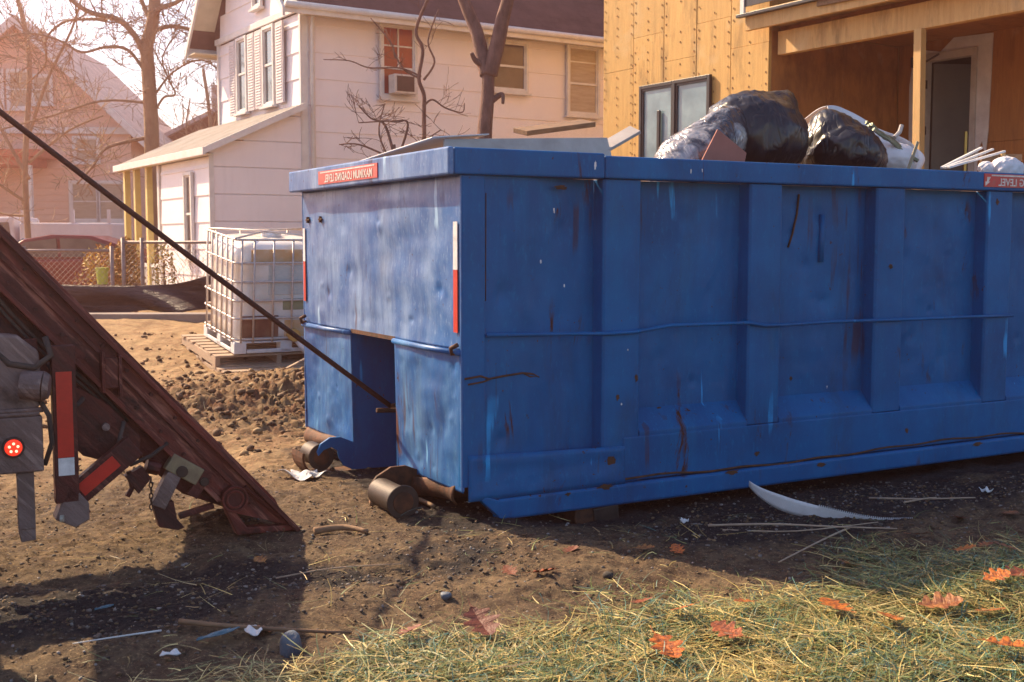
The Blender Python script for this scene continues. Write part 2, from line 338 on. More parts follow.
# soil map: R = dark gravelly soil, G = straw litter / dry grass cover, B = reddish wet mud
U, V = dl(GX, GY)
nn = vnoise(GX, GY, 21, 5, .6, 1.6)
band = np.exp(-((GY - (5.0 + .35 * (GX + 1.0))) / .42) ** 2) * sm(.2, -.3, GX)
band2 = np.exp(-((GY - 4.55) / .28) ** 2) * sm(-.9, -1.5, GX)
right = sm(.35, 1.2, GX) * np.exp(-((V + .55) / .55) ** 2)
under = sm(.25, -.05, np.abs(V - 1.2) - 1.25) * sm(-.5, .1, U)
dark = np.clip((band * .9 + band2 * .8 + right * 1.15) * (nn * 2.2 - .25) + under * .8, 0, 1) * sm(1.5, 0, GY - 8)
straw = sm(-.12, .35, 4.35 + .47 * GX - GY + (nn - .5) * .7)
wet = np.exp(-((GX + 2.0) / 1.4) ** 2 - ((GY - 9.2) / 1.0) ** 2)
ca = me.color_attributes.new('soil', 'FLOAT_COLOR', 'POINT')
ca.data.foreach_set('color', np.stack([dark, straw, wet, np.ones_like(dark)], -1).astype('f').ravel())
ca2 = me.color_attributes.new('back_tone', 'FLOAT_COLOR', 'POINT'); sd = sm(6.8, 8.2, GY - .15 * GX + (nn - .5) * 1.5) * (1 - wet * .55)  # mask for paler, yellower dirt towards the back of the yard
ca2.data.foreach_set('color', np.stack([sd, sd, sd, np.ones_like(sd)], -1).astype('f').ravel())
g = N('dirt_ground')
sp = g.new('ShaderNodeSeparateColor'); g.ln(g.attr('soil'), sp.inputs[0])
tan = g.mix(g.ramp(g.noise(1.7, 8, .65), .35, .65), (.180, .122, .068), (.085, .058, .038))
tan = g.mix(g.ramp(g.noise(14, 8, .75), .47, .60), tan, (.050, .032, .022)); tan = g.mix(g.math('MULTIPLY', g.ramp(g.noise(4, 7, .7), .50, .62), .7), tan, (.06, .034, .022))
tan = g.mix(g.ramp(g.noise(70, 6, .7), .55, .68), tan, (.30, .21, .115))
tan = g.mix(g.math('MULTIPLY', g.attr('back_tone', 'Fac'), .8), tan, g.mix(g.ramp(g.noise(6, 8, .75), .42, .62), (.46, .31, .16), (.24, .14, .07)))
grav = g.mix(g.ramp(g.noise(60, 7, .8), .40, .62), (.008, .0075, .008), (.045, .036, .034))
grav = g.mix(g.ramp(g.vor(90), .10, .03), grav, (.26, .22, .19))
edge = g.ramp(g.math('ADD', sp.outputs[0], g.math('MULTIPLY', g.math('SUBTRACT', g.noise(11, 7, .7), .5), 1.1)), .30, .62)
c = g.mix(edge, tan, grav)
c = g.mix(g.math('MULTIPLY', sp.outputs[1], .7), c, g.mix(g.ramp(g.noise(30, 6, .7), .4, .6), (.07, .055, .025), (.20, .15, .06)))
c = g.mix(g.math('MULTIPLY', g.math('MULTIPLY', sp.outputs[2], g.ramp(g.noise(5, 6, .7), .45, .6)), .7), c, (.12, .035, .02))
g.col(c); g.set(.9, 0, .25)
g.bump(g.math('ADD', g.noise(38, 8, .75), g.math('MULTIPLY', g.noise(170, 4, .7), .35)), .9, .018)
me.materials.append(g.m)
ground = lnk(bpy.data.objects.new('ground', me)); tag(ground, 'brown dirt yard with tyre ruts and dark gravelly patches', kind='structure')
# drop scene geometry onto ground
def gzf(x, y): return float(gz(np.array([x]), np.array([y]))[0])

# pale kerb / path strip beyond the dirt at the foot of the silt cloth
mb = MB(); mb.box(-4.5, 1.5, -.16, .16, -.25, .02); o = mb.build('path', plain('pale_path_concrete', (.28, .23, .20), (.2, .16, .14), .8, 0, 3, .3, .006), None, bevel=.01)
o.location = (-4.0, 13.55, gzf(-4.6, 13.6) + .03); tag(o, 'pale straight strip of path below the black silt cloth', kind='structure')

# ---------------------------------------------------------------- gravel, straw, leaves
def icos(r):
    t = (1 + 5 ** .5) / 2; vs = [(-1, t, 0), (1, t, 0), (-1, -t, 0), (1, -t, 0), (0, -1, t), (0, 1, t), (0, -1, -t), (0, 1, -t), (t, 0, -1), (t, 0, 1), (-t, 0, -1), (-t, 0, 1)]
    return np.array(vs) / 1.9 * r
IF = [(0, 11, 5), (0, 5, 1), (0, 1, 7), (0, 7, 10), (0, 10, 11), (1, 5, 9), (5, 11, 4), (11, 10, 2), (10, 7, 6), (7, 1, 8), (3, 9, 4), (3, 4, 2), (3, 2, 6), (3, 6, 8), (3, 8, 9), (4, 9, 5), (2, 4, 11), (6, 2, 10), (8, 6, 7), (9, 8, 1)]
def mass(name, V, F, C, mat, label):
    V = np.concatenate(V).astype('f'); C = np.concatenate(C).astype('f'); F = np.concatenate(F)
    k = F.shape[1]; me = bpy.data.meshes.new(name); me.vertices.add(len(V)); me.vertices.foreach_set('co', V.ravel())
    me.loops.add(F.size); me.loops.foreach_set('vertex_index', F.ravel().astype('i')); me.polygons.add(len(F)); me.polygons.foreach_set('loop_start', np.arange(0, F.size, k, dtype='i'))
    me.update(calc_edges=True); ca = me.color_attributes.new('Col', 'FLOAT_COLOR', 'POINT'); ca.data.foreach_set('color', np.c_[C, np.ones(len(C))].astype('f').ravel())
    me.materials.append(M[mat]); o = lnk(bpy.data.objects.new(name, me)); tag(o, label, kind='stuff'); return o
def gravel(n, xr, yr, dens, rmin, rmax, name, label, pal):
    x = rng.uniform(*xr, n); y = rng.uniform(*yr, n); keep = rng.uniform(0, 1, n) < dens(x, y); x, y = x[keep], y[keep]; n = len(x); z = gz(x, y)
    r = rmin + (rmax - rmin) * rng.uniform(0, 1, n) ** 3
    base = icos(1); V = base[None] * (1 + rng.uniform(-.3, .3, (n, 12, 1))) * r[:, None, None] * rng.uniform(.6, 1.2, (n, 1, 3)) * np.array([1, 1, .7])
    V += np.stack([x, y, z + r * .15], -1)[:, None]
    F = np.array(IF)[None] + (np.arange(n) * 12)[:, None, None]
    pal = np.array(pal); C = np.repeat(pal[rng.integers(0, len(pal), n)] * rng.uniform(.6, 1.2, (n, 1)), 12, 0)
    return mass(name, [V.reshape(-1, 3)], [F.reshape(-1, 3)], [C], 'gravel', label)
def dens1(x, y):
    b = np.exp(-((y - (5.0 + .35 * (x + 1.0))) / .5) ** 2) * sm(.3, -.3, x) + np.exp(-((y - 4.55) / .3) ** 2) * sm(-.9, -1.5, x); u, v = dl(x, y)
    rr = sm(.3, 1.2, x) * np.exp(-((v + .55) / .6) ** 2)
    return np.clip(.22 + (b + rr) * (vnoise(x, y, 21, 5, .6, 1.6) * 2 - .4), 0.05, 1)
gravel(60000, (-3.2, 3.4), (3.6, 7.4), dens1, .0015, .012, 'gravel', 'loose grey and black gravel scattered over the near dirt', [(.03, .028, .03), (.05, .045, .045), (.10, .085, .075), (.16, .13, .11), (.26, .23, .21), (.09, .055, .03), (.16, .10, .05), (.22, .14, .07), (.12, .07, .035)])
gravel(9000, (-4.6, .2), (7.2, 12.5), lambda x, y: .15 + np.exp(-((x + 2) / 1.5) ** 2 - ((y - 9.4) / 1.1) ** 2) * .85, .006, .045, 'dirt_clods', 'crumbled brown dirt clods heaped in front of the pallet', [(.16, .09, .045), (.11, .055, .03), (.22, .13, .06), (.07, .035, .02), (.3, .2, .1)])
def blades(n, xr, yr, dens, L, W, pal, name, label, stand=.25, lift=.0):
    x = rng.uniform(*xr, n); y = rng.uniform(*yr, n); keep = rng.uniform(0, 1, n) < dens(x, y); x, y = x[keep], y[keep]; n = len(x)
    ang = rng.uniform(0, 2 * np.pi, n); l = L[0] + (L[1] - L[0]) * rng.uniform(0, 1, n) ** 1.6; wd = rng.uniform(*W, n)
    el = np.abs(rng.normal(0, stand, n)); z0 = gz(x, y) + rng.uniform(0, .03, n) + lift
    d = np.stack([np.cos(ang) * np.cos(el), np.sin(ang) * np.cos(el), np.sin(el)], -1); side = np.stack([-np.sin(ang), np.cos(ang), rng.uniform(-.6, .6, n)], -1)
    p0 = np.stack([x, y, z0], -1); segs = 3; P = []
    bend = rng.normal(0, .25, n)[:, None] * side * l[:, None]; sag = -np.maximum(el, .05)[:, None] * np.array([0, 0, 1]) * l[:, None] * .45
    for k in range(segs + 1):
        t = k / segs; c = p0 + d * l[:, None] * t + (bend + sag) * t * t; ww = wd * (1 - .55 * t)
        gk = gz(c[:, 0], c[:, 1]) + .002; c[:, 2] = np.maximum(c[:, 2], gk)
        P += [c - side * ww[:, None] / 2, c + side * ww[:, None] / 2]
    V = np.stack(P, 1); m = 2 * (segs + 1)
    q = np.array([(2 * k, 2 * k + 1, 2 * k + 3, 2 * k + 2) for k in range(segs)])
    F = q[None] + (np.arange(n) * m)[:, None, None]
    pal = np.array(pal); patch = vnoise(x, y, 33, 3, .5, 2.2)
    idx = np.clip((rng.uniform(0, 1, n) * .75 + (patch - .35) * .6) * len(pal), 0, len(pal) - 1).astype(int)
    C = np.repeat(pal[idx] * rng.uniform(.65, 1.25, (n, 1)), m, 0)
    return mass(name, [V.reshape(-1, 3)], [F.reshape(-1, 4)], [C], 'straw', label)
strawd = lambda x, y: np.clip(sm(-.15, .75, 4.35 + .47 * x - y + (vnoise(x, y, 21, 5, .6, 1.6) - .5) * 1.1) * np.clip(-.15 + 1.9 * vnoise(x, y, 40, 3, .5, 2.6), .05, 1) + .0035, 0, 1)
blades(105000, (-1.9, 3.2), (3.5, 6.2), strawd, (.04, .24), (.0024, .0055), [(.56, .42, .13), (.36, .27, .08), (.66, .54, .22), (.24, .18, .06), (.20, .22, .07), (.13, .17, .05), (.10, .10, .045)], 'straw', 'tangled dry straw spread over the ground in front', .13)
blades(62000, (-.6, 3.2), (3.5, 6.0), lambda x, y: np.clip(strawd(x, y) * 1.2 * sm(.30, .50, vnoise(x, y, 51, 3, .5, 1.8)), 0, 1), (.03, .15), (.002, .004), [(.10, .17, .04), (.16, .22, .06), (.07, .15, .06), (.05, .17, .14), (.07, .20, .18), (.22, .27, .09)], 'grass', 'green and bluish grass blades growing up through the straw', .55)
blades(9000, (-1.9, 3.2), (3.5, 6.0), strawd, (.04, .17), (.005, .011), [(.24, .19, .07), (.16, .12, .05), (.34, .26, .10), (.12, .15, .05), (.10, .07, .03)], 'thatch', 'flattened broad brown grass blades matted under the straw', .08)
blades(2600, (-3.4, 1.2), (4.2, 12.5), lambda x, y: np.clip(.03 + np.exp(-((x + 1.9) / 1.4) ** 2 - ((y - 9.6) / 1.1) ** 2), 0, 1), (.05, .3), (.003, .007), [(.5, .34, .14), (.36, .22, .09), (.6, .45, .22), (.2, .1, .05)], 'straw_litter', 'scattered straw and twigs lying on the bare dirt', .3)

def oak_leaf_mesh(k):
    r = random.Random(k); top = []; bot = []
    prof = [(0, .02), (.06, .09), (.11, .10), (.16, .24), (.20, .31), (.25, .32), (.29, .24), (.32, .17), (.36, .16), (.40, .26), (.45, .40), (.51, .44), (.56, .38), (.59, .24), (.63, .19), (.67, .24), (.72, .33), (.78, .32), (.82, .22), (.86, .16), (.90, .17), (.95, .13), (1.0, .02)]
    mid = []; vs = []; fs = []
    curl = r.uniform(.15, .55); fold = r.uniform(.1, .6)
    for t, h in prof:
        for s in (-1, 0, 1):
            hh = h * r.uniform(.96, 1.04) * s; x = t + (.06 * h if s else 0)
            z = abs(hh) ** 1.3 * fold * .7 + curl * .6 * (t - .5) ** 2 + r.uniform(-.005, .006)
            vs.append((x - .5, hh, z))
    n = len(prof)
    for i in range(n - 1):
        for j in (0, 1): fs.append((i * 3 + j, i * 3 + j + 1, (i + 1) * 3 + j + 1, (i + 1) * 3 + j))
    mb = MB(); mb.add(vs, fs); mb.tube([(-.75, .02, .1), (-.6, 0, .05), (-.45, 0, curl * .2)], [.008, .01, .008], 5)
    return mb
leafmesh = []
LEAVES = [  # x, y, length, colour key, label
 (1.51, 5.11, .14, 0, 'orange oak leaf on dark soil just in front of the white curved strip'),
 (1.99, 5.58, .12, 1, 'brown orange leaf on black soil right of the curved white strip tip'),
 (2.33, 5.97, .11, 2, 'dull red brown leaf on dark soil at the far right'),
 (.62, 5.36, .10, 1, 'small rust leaf below the white paper chip, left one of a pair'),
 (.77, 5.33, .09, 0, 'small orange leaf below the white paper chip, right one of a pair'),
 (.88, 4.32, .09, 0, 'small bright orange leaf in the middle of the straw'),
 (1.22, 4.30, .16, 0, 'large bright orange oak leaf standing out on yellow straw'),
 (1.37, 4.13, .13, 0, 'orange leaf with curled edge below the large bright orange leaf'),
 (1.62, 4.31, .17, 1, 'broad pale brown oak leaf lying flat at the right of the straw'),
 (1.79, 4.27, .13, 1, 'rust brown leaf touching the right side of the broad pale leaf'),
 (.50, 4.38, .11, 2, 'dark red brown leaf near the left end of the straw edge'),
 (.64, 4.27, .11, 0, 'orange leaf just below the dark red leaf at the straw edge'),
 (-.11, 4.01, .17, 3, 'large dark maroon leaf in the straw near the bottom left of the straw'),
 (-.35, 3.93, .11, 2, 'crumpled dark brown leaf left of the large maroon leaf'),
 (.76, 4.02, .13, 1, 'rust oak leaf low in the straw, above the lowest orange leaf'),
 (.52, 3.84, .15, 0, 'big orange leaf at the very bottom centre of the view'),
 (2.21, 5.14, .13, 1, 'rust leaf at the right edge where straw thins'),
 (2.06, 4.67, .13, 2, 'red brown leaf at the right edge among green grass'),
 (1.65, 3.79, .16, 0, 'orange leaf cut off by the bottom right of the view'),
 (2.01, 5.08, .10, 0, 'small orange leaf second from the right edge in thin straw'),
 (2.24, 5.42, .10, 1, 'small rust leaf above the others near the right edge'),
 (-.01, 5.05, .09, 2, 'dark leaf curled on bare lit dirt in front of the roller'),
 (.14, 5.00, .13, 2, 'long dark red leaf on lit dirt left of the straw'),
 (-1.15, 5.23, .08, 0, 'small orange leaf on dark gravel beyond the blue grey stone'),
 (2.61, 6.01, .10, 1, 'brown leaf beside the white paper scrap at far right'),
 (1.95, 4.60, .12, 0, 'orange leaf half buried in green grass at right'),
 (-.93, 4.27, .08, 0, 'tiny orange leaf beside the crumpled white scrap left of the stone'),
 (.28, 5.42, .10, 3, 'maroon leaf on the lit dirt strip in front of the container wheel'),
]
LC = [(.56, .18, .02, 1), (.40, .15, .04, 1), (.26, .07, .022, 1), (.13, .028, .014, 1)]
for i, (x, y, L, ck, lab) in enumerate(LEAVES):
    if len(leafmesh) < 5:
        o = oak_leaf_mesh(i + 3).build('oak_leaf', 'leaf', None); leafmesh.append(o)
    else:
        o = leafmesh[i % 5].copy(); COL.objects.link(o)
    o.location = (x, y, gzf(x, y) + .040 + (.022 if y < 4.35 + .47 * x else -.022)); o.rotation_euler = (random.uniform(-.35, .35), random.uniform(-.35, .35), random.uniform(0, 6.3)); L *= .98; o.scale = (L, L, L)
    o.color = tuple(c * random.uniform(.8, 1.15) for c in LC[ck][:3]) + (1,)
    tag(o, lab, 'leaf', 'fallen oak leaves on the straw and dirt')

# ---------------------------------------------------------------- roll-off container
T0, T1 = .855, 1.545; W = 2.44; LEN = 6.6; ZB = .17; ZT = 1.79; ZR = 1.925
dump = thing('rolloff_container', dw(0, 0), DEG, 'long blue steel roll-off waste container with ribbed side, scuffed end and full load', 'dumpster')
def bumpy(fn, nu, nv, amp, seed, freq=3, dents=9, asp=1.0):
    rd = random.Random(seed); dl_ = [(rd.uniform(.06, .94), rd.uniform(.06, .94), rd.uniform(.012, .05), rd.uniform(.3, 1.0) * rd.choice((1, 1, -.5)) * .016) for _ in range(dents)]
    def f(a, b):
        p, n = fn(a, b); d = (float(vnoise(np.array([a * freq + seed]), np.array([b * freq]), seed, 3, .5, 1)[0]) - .5) * amp
        for (da, db, ds, dd) in dl_:
            q = ((a - da) ** 2 * asp * asp + (b - db) ** 2) / (ds * ds)
            if q < 9: d += dd * math.exp(-q)
        e = min(a, 1 - a, b, 1 - b); d *= min(1, e * 9); return (p[0] + n[0] * d, p[1] + n[1] * d, p[2] + n[2] * d)
    mb = MB(); mb.grid(f, nu, nv); return mb
U0 = .981 - 1.018 * 1
# side skin between ribs (ribs centred .981 + k*1.018)
ribs = [.981 + k * 1.018 for k in range(6)]
def side_first(a, b):
    u = .13 + (.855 - .13) * a; z = .12 + (ZT - .12) * b
    d = .012 + .088 * float(sm(.35, .80, u)); d *= 1
    return (u, d, z), (0, 1, 0)
bumpy(side_first, 60, 100, .03, 3, 3, 14, .5).build('side_panel', 'blue', dump, smooth=True)
for i in range(5):
    ua, ub = ribs[i] + .125, ribs[i + 1] - .125
    def sp_(a, b, ua=ua, ub=ub): return (ua + (ub - ua) * a, .10, .505 + (ZT - .505) * b), (0, 1, 0)
    bumpy(sp_, 48, 80, .035, 7 + i, 3, 12, .6).build('side_panel', 'blue', dump, smooth=True)
    mb = MB(); mb.prism([(.10, .515), (.0, .395), (.0, .36), (.10, .36)], ua - .002, ub + .002, 'x'); mb.build('sloped_sill', 'blue', dump, bevel=.004)
for i, u in enumerate(ribs):
    mb = MB(); lo = .12 if i == 0 else .375
    mb.prism([(u - .125, .105), (u - .125, .012), (u - .113, 0), (u + .113, 0), (u + .125, .012), (u + .125, .105)], lo, ZT, 'z')
    mb.build('rib', 'blue', dump, bevel=.004)
# corner strip, first-bay lower plate, bottom rail, flange
mb = MB(); mb.box(.0, .132, -.004, .05, ZB + .02, ZT); mb.build('corner_post', 'blue', dump, bevel=.006)
def lowplate(a, b): return (.03 + (1.0 - .03) * a, -.004 - .006 * (1 - b), .115 + (.325 - .115) * b + .03 * (1 - a) * b), (0, 1, 0)
bumpy(lowplate, 30, 8, .035, 31).build('lower_plate', 'blue', dump, smooth=True, solid=.012)
mb = MB(); mb.box(.99, LEN, -.006, .09, .125, .372); mb.build('bottom_rail', 'blue', dump, bevel=.008)
mb = MB(); mb.prism([(-.012, .118), (-.026, .105), (-.026, .012), (-.016, .0), (.05, .0), (.05, .118)], .20, LEN, 'x'); mb.add([(.05, -.012, .16), (.21, -.026, .105), (.21, -.024, .012), (.05, .03, .16), (.21, .05, .10), (.21, .05, .012)], [(0, 1, 2), (3, 5, 4), (0, 3, 4, 1), (1, 4, 5, 2), (0, 2, 5, 3)]); mb.build('bottom_flange', 'blue', dump, bevel=.006)
# wavy seam line on the bottom rail
mb = MB(); mb.tube([(u, -.0065 - .002 * math.sin(u * 9), .135 + .012 * math.sin(u * 2.2) + .006 * math.sin(u * 11)) for u in np.arange(1.0, LEN, .12)], .007, 6); mb.build('weld_seam', 'rust', dump, smooth=True)
# rim
RO = .085
def rimbox(mb, u0, u1, v0, v1): mb.box(u0, u1, v0, v1, ZT, ZR)
mb = MB(); rimbox(mb, -RO + .031, .845, -.028, .10); mb.build('rim', 'blue', dump, bevel=.010)
mb = MB(); mb.box(.850, LEN, -.024, .10, ZT + .002, ZR - .012); mb.build('rim', 'blue', dump, bevel=.010)
mb = MB(); mb.box(-RO - .003, -RO + .03, -.031, W + .03, ZT - .002, ZR + .002); mb.box(-RO + .03, .05, .102, W + .029, ZT, ZR - .002); mb.build('rim', 'blue_end', dump, bevel=.010)
mb = MB(); mb.box(.052, LEN, W - .10, W + .028, ZT, ZR - .004); mb.build('rim', 'blue', dump, bevel=.010)
mb = MB(); mb.box(LEN - .1, LEN + .03, .102, W - .102, ZT, ZR - .006); mb.build('rim', 'blue', dump, bevel=.010)
# far side, tail, floor
mb = MB(); mb.box(.02, LEN, W - .05, W - .01, ZB, ZT); mb.box(LEN - .05, LEN - .01, .06, W - .06, ZB, ZT); mb.build('far_wall', 'blue', dump)
for q in ((.03, LEN - .02, .11, T0 - .02), (.03, LEN - .02, T1 + .02, W - .06), (1.33, LEN - .02, T0 - .018, T1 + .018)): MB().box(*q, .20, .26).build('floor', 'rust', dump)
mb = MB()
for v in (.55, 1.75):
    mb.box(.1, LEN - .1, v - .05, v + .05, .02, .198)
mb.build('skid_rail', 'rust', dump, bevel=.004)
# end face: upper sheet, two lower panels, tunnel
T0, T1 = .855, 1.545
def upper(a, b): return (0, .004 + (W - .02) * a, .90 + (ZT - .90) * b), (1, 0, 0)
bumpy(upper, 120, 70, .035, 41, 3, 12, 2.4).build('end_panel', 'blue_end', dump, smooth=True, solid=.006)
def low_r(a, b): return (-.004 + .012 * (1 - b), .008 + (T0 - .008) * a, .16 + (.885 - .16) * b), (1, 0, 0)
bumpy(low_r, 70, 60, .04, 43, 3, 7, 1.2).build('lower_end_panel', 'blue_low', dump, smooth=True, solid=.006)
def low_l(a, b): return (-.004 + .012 * (1 - b), T1 + (W - .01 - T1) * a, .17 + (.885 - .17) * b), (1, 0, 0)
bumpy(low_l, 70, 60, .04, 45, 3, 7, 1.2).build('lower_end_panel', 'blue_low', dump, smooth=True, solid=.006)
for a, b in ((.006, T0), (T1, W - .006)):
    mb = MB(); mb.tube([(-.012, a, .888), (-.016, (a + b) / 2, .884), (-.012, b, .888)], .016, 8); mb.build('ledge_bar', 'blue_low', dump, smooth=True)
mb = MB(); mb.box(.002, 1.3, T1, T1 + .012, .10, .9); mb.build('tunnel_wall', 'blue', dump)
mb = MB(); mb.box(.002, 1.3, T0 - .012, T0, .10, .9); mb.build('tunnel_wall', 'blue', dump)
mb = MB(); mb.box(.002, 1.3, T0, T1, .9, .912); mb.box(1.3, 1.31, T0, T1, .1, .9); mb.build('tunnel_roof', 'blue', dump)
mb = MB(); mb.tube([(.02, W / 2 - .02, .44), (.35, W / 2 - .02, .42), (1.29, W / 2, .4)], .016, 8); mb.box(.14, .20, W / 2 + .03, W / 2 + .09, .42, .46); mb.build('pull_hook', 'rust', dump, bevel=.004)
mb = MB(); mb.box(-.004, .014, T0 - .002, T1 + .002, .888, .912); mb.build('rusty_opening_edge', 'rust', dump)
mb = MB(); mb.box(-.006, .012, .0, .014, .17, ZT); mb.build('corner_edge', 'blue_end', dump, bevel=.003)
mb = MB(); mb.box(-.006, .012, W - .014, W, .17, ZT); mb.build('corner_edge', 'blue_end', dump, bevel=.003)
# side rails with nose plates and rollers under the end
for k, (v0, v1) in enumerate(((.28, .58), (1.58, 1.78))):
    # nose fin
    poly = [(.9, .16), (.10, .17), (.0, .20), (-.08, .235), (-.15, .235), (-.21, .20), (-.235, .15), (-.225, .125), (-.19, .16), (-.14, .175), (-.10, .15), (-.09, .10), (-.06, .05), (.0, .02), (.9, .0)] if k else [(.9, .16), (.05, .17), (-.06, .215), (-.15, .215), (-.235, .17), (-.275, .12), (-.28, .07), (-.22, .015), (.9, .0)]
    vv = v1 if k == 0 else v0 - .03
    mb = MB(); mb.prism(poly, vv, vv + .022, 'y'); mb.build('rail_nose', 'rust' if k == 0 else 'blue', dump, bevel=.004)
    mb = MB(); cx, cz, r = (-.215, .085, .080) if k == 0 else (-.20, .115, .072)
    mb.tube([(cx, v0, cz), (cx, v0 + .03, cz), (cx, (v0 + v1) / 2, cz), (cx, v1, cz)], [r, r * .97, r * .94, r * .97], 56); mb.tube([(cx, v0 - .012, cz), (cx, v0 + .002, cz)], r + .012, 56)
    mb.build('roller', 'greysteel', dump, bevel=.006)
    mb = MB(); mb.tube([(cx, v0 - .018, cz), (cx, v0 + .01, cz)], r * .72, 40); mb.build('roller_hub', 'rust', dump, bevel=.003)
    mb = MB(); pts = [(-.30 + .0 * i, z) for i, z in ((0, .10),)]
    arc = [(cx + (r + .035) * math.cos(t), cz + (r + .035) * math.sin(t)) for t in np.linspace(R(165), R(270), 8)] + [(.25, cz - r - .035 + .01), (.25, cz - r - .035 - .005)] + [(cx + (r + .05) * math.cos(t), cz + (r + .05) * math.sin(t)) for t in np.linspace(R(270), R(165), 8)]
    if k == 1: mb.prism(arc, v0, v1, 'y'); mb.build('skid_shoe', 'rust', dump)
def lip(a, b):   # bent rusty lip under the end sheets
    v = .10 + .78 * a; x = .01 - .035 * math.sin(b * 2.4) + .02 * math.sin(a * 7); z = .165 - .10 * b + .02 * math.sin(a * 5 + 1)
    return (x + .03 * b, v, z)
mb = MB(); mb.grid(lip, 24, 8); mb.build('bent_lip', 'rust', dump, smooth=True, solid=.01)
def lip2(a, b): v = 1.60 + .82 * a; return (.01 - .03 * math.sin(b * 2.4), v, .175 - .07 * b * (.4 + a) + .01 * math.sin(a * 6))
mb = MB(); mb.grid(lip2, 20, 6); mb.build('bent_lip', 'rust', dump, smooth=True, solid=.01)
# ground wheel under the side
mb = MB(); mb.tube([(.76, .0, -.045), (.76, .22, -.045)], .08, 24); mb.build('wheel', 'rust', dump, bevel=.006)
mb = MB(); mb.box(.80, .965, -.012, .012, -.118, .0, rot=(0, -5, 0)); mb.box(.80, .96, .012, .2, -.08, .0); mb.build('wheel_bracket', 'greysteel', dump, bevel=.008)
# conduit rod along the side
pts = [(.135, -.012, .975), (.45, -.016, .968), (.9, -.02, .955), (1.05, -.02, .958), (1.30, -.015, .985), (1.86, -.02, .982), (1.98, -.02, .962), (2.15, -.02, .960), (2.5, -.018, .966), (3.2, -.018, .960), (3.8, -.018, .958), (4.17, -.02, .955)]
mb = MB(); mb.tube(pts, .011, 10); mb.build('side_rod', 'blue', dump, smooth=True)
# long scar and weld runs
mb = MB(); mb.tube([(.01, -.010, .755), (.10, -.010, .765), (.16, .012, .745), (.24, .010, .755), (.36, .012, .765), (.43, .022, .755), (.47, .03, .735)], .006, 6)
mb.tube([(.03, -.008, .725), (.12, -.008, .735), (.17, .010, .745)], .005, 6); mb.tube([(.36, .016, .765), (.41, .02, .742), (.45, .026, .74)], .005, 6)
mb.build('torn_scar', 'rust', dump, smooth=True)
mb = MB(); mb.tube([(2.33, .092, 1.74), (2.315, .09, 1.62), (2.28, .088, 1.5), (2.25, .09, 1.42)], .007, 6); mb.build('rust_crack', 'rust', dump, smooth=True)
MB().tube([(1.118, .085, 1.70), (1.112, .085, 1.45)], .011, 6).build('rust_crack', 'rust', dump, smooth=True); MB().tube([(.14, .008, 1.15), (.143, .008, 1.7)], .0025, 6).build('rust_crack', 'rust', dump, smooth=True)
mb = MB(); mb.tube([(2.52, .094, 1.33), (2.525, .094, 1.62)], .018, 10); mb.build('pressed_groove', 'blue', dump, smooth=True)
def patch(u, z, w_, h_, mat, name, seed, v=-.0055):
    r_ = random.Random(seed); n_ = 18; pts_ = []
    for k_ in range(n_):
        a_ = 2 * math.pi * k_ / n_; q_ = r_.uniform(.45, 1.0); pts_.append((u + w_ * .5 * math.cos(a_) * q_, z + h_ * .5 * math.sin(a_) * q_ * (1.4 if math.sin(a_) < -.7 else 1)))
    MB().prism(pts_, v - .0012, v, 'y').build(name, mat, dump)
for k_, (u, z, w_, h_, v) in enumerate(((.915, .235, .07, .16, -.008), (.80, .17, .09, .05, -.0085), (.86, .115, .12, .035, -.027), (.62, .10, .05, .02, -.027), (.44, .30, .035, .05, -.0055), (.955, .60, .03, .04, -.001), (1.08, .70, .03, .05, -.001), (1.30, .50, .04, .03, .09), (1.95, .20, .05, .03, -.007), (2.45, .09, .10, .03, -.027), (3.2, .24, .04, .04, -.007), (3.85, .10, .16, .025, -.027), (1.75, .11, .12, .03, -.027), (3.02, 1.30, .05, .035, -.001), (4.0, 1.72, .04, .05, -.001), (.60, 1.74, .10, .03, .02), (1.135, 1.35, .03, .22, .098), (2.30, .62, .03, .03, .098))):
    patch(u, z, w_, h_, 'rust', 'rust_patch', 60 + k_, v)
for k_, (u, z, w_, h_, v) in enumerate(((.55, 1.62, .012, .03, .012), (.47, 1.35, .014, .02, .012), (.62, 1.22, .01, .018, .02), (1.42, 1.85, .012, .03, -.0245), (1.50, 1.855, .008, .02, -.0245), (.78, 1.86, .02, .05, -.0285), (.98, .56, .014, .014, -.001), (2.6, .55, .01, .02, .098), (3.55, 1.4, .01, .03, .098), (1.02, .86, .012, .012, -.001))):
    patch(u, z, w_, h_, 'white_tape', 'paint_chip', 90 + k_, v)
# hinge pins on end corners
for v, z in ((.03, .91), (W - .06, .93)):
    mb = MB(); mb.tube([(-.02, v - .02, z + .02), (-.045, v + .01, z), (-.03, v + .03, z - .03), (-.01, v, z - .025)], .012, 7); mb.build('hook', 'rust', dump, smooth=True)
for v, z in ((2.30, 1.60), (2.05, 1.60)):
    mb = MB(); mb.tube([(-.012, v, z + .02), (-.014, v, z - .02)], .012, 6); mb.tube([(-.014, v - .03, z), (-.014, v + .03, z)], .007, 6); mb.build('tack_weld', 'rust', dump)
# reflective strips on end corners
for v0, v1, z0, z1, z2 in ((.028, .075, .99, 1.31, 1.555), (2.37, 2.41, 1.05, 1.32, 1.545)):
    mb = MB(); mb.box(-.0125, -.0085, v0, v1, z0, z1); mb.build('red_reflector_strip', 'red_tape', dump)
    mb = MB(); mb.box(-.0125, -.0085, v0, v1, z1 + .001, z2); mb.build('white_reflector_strip', 'white_tape', dump)
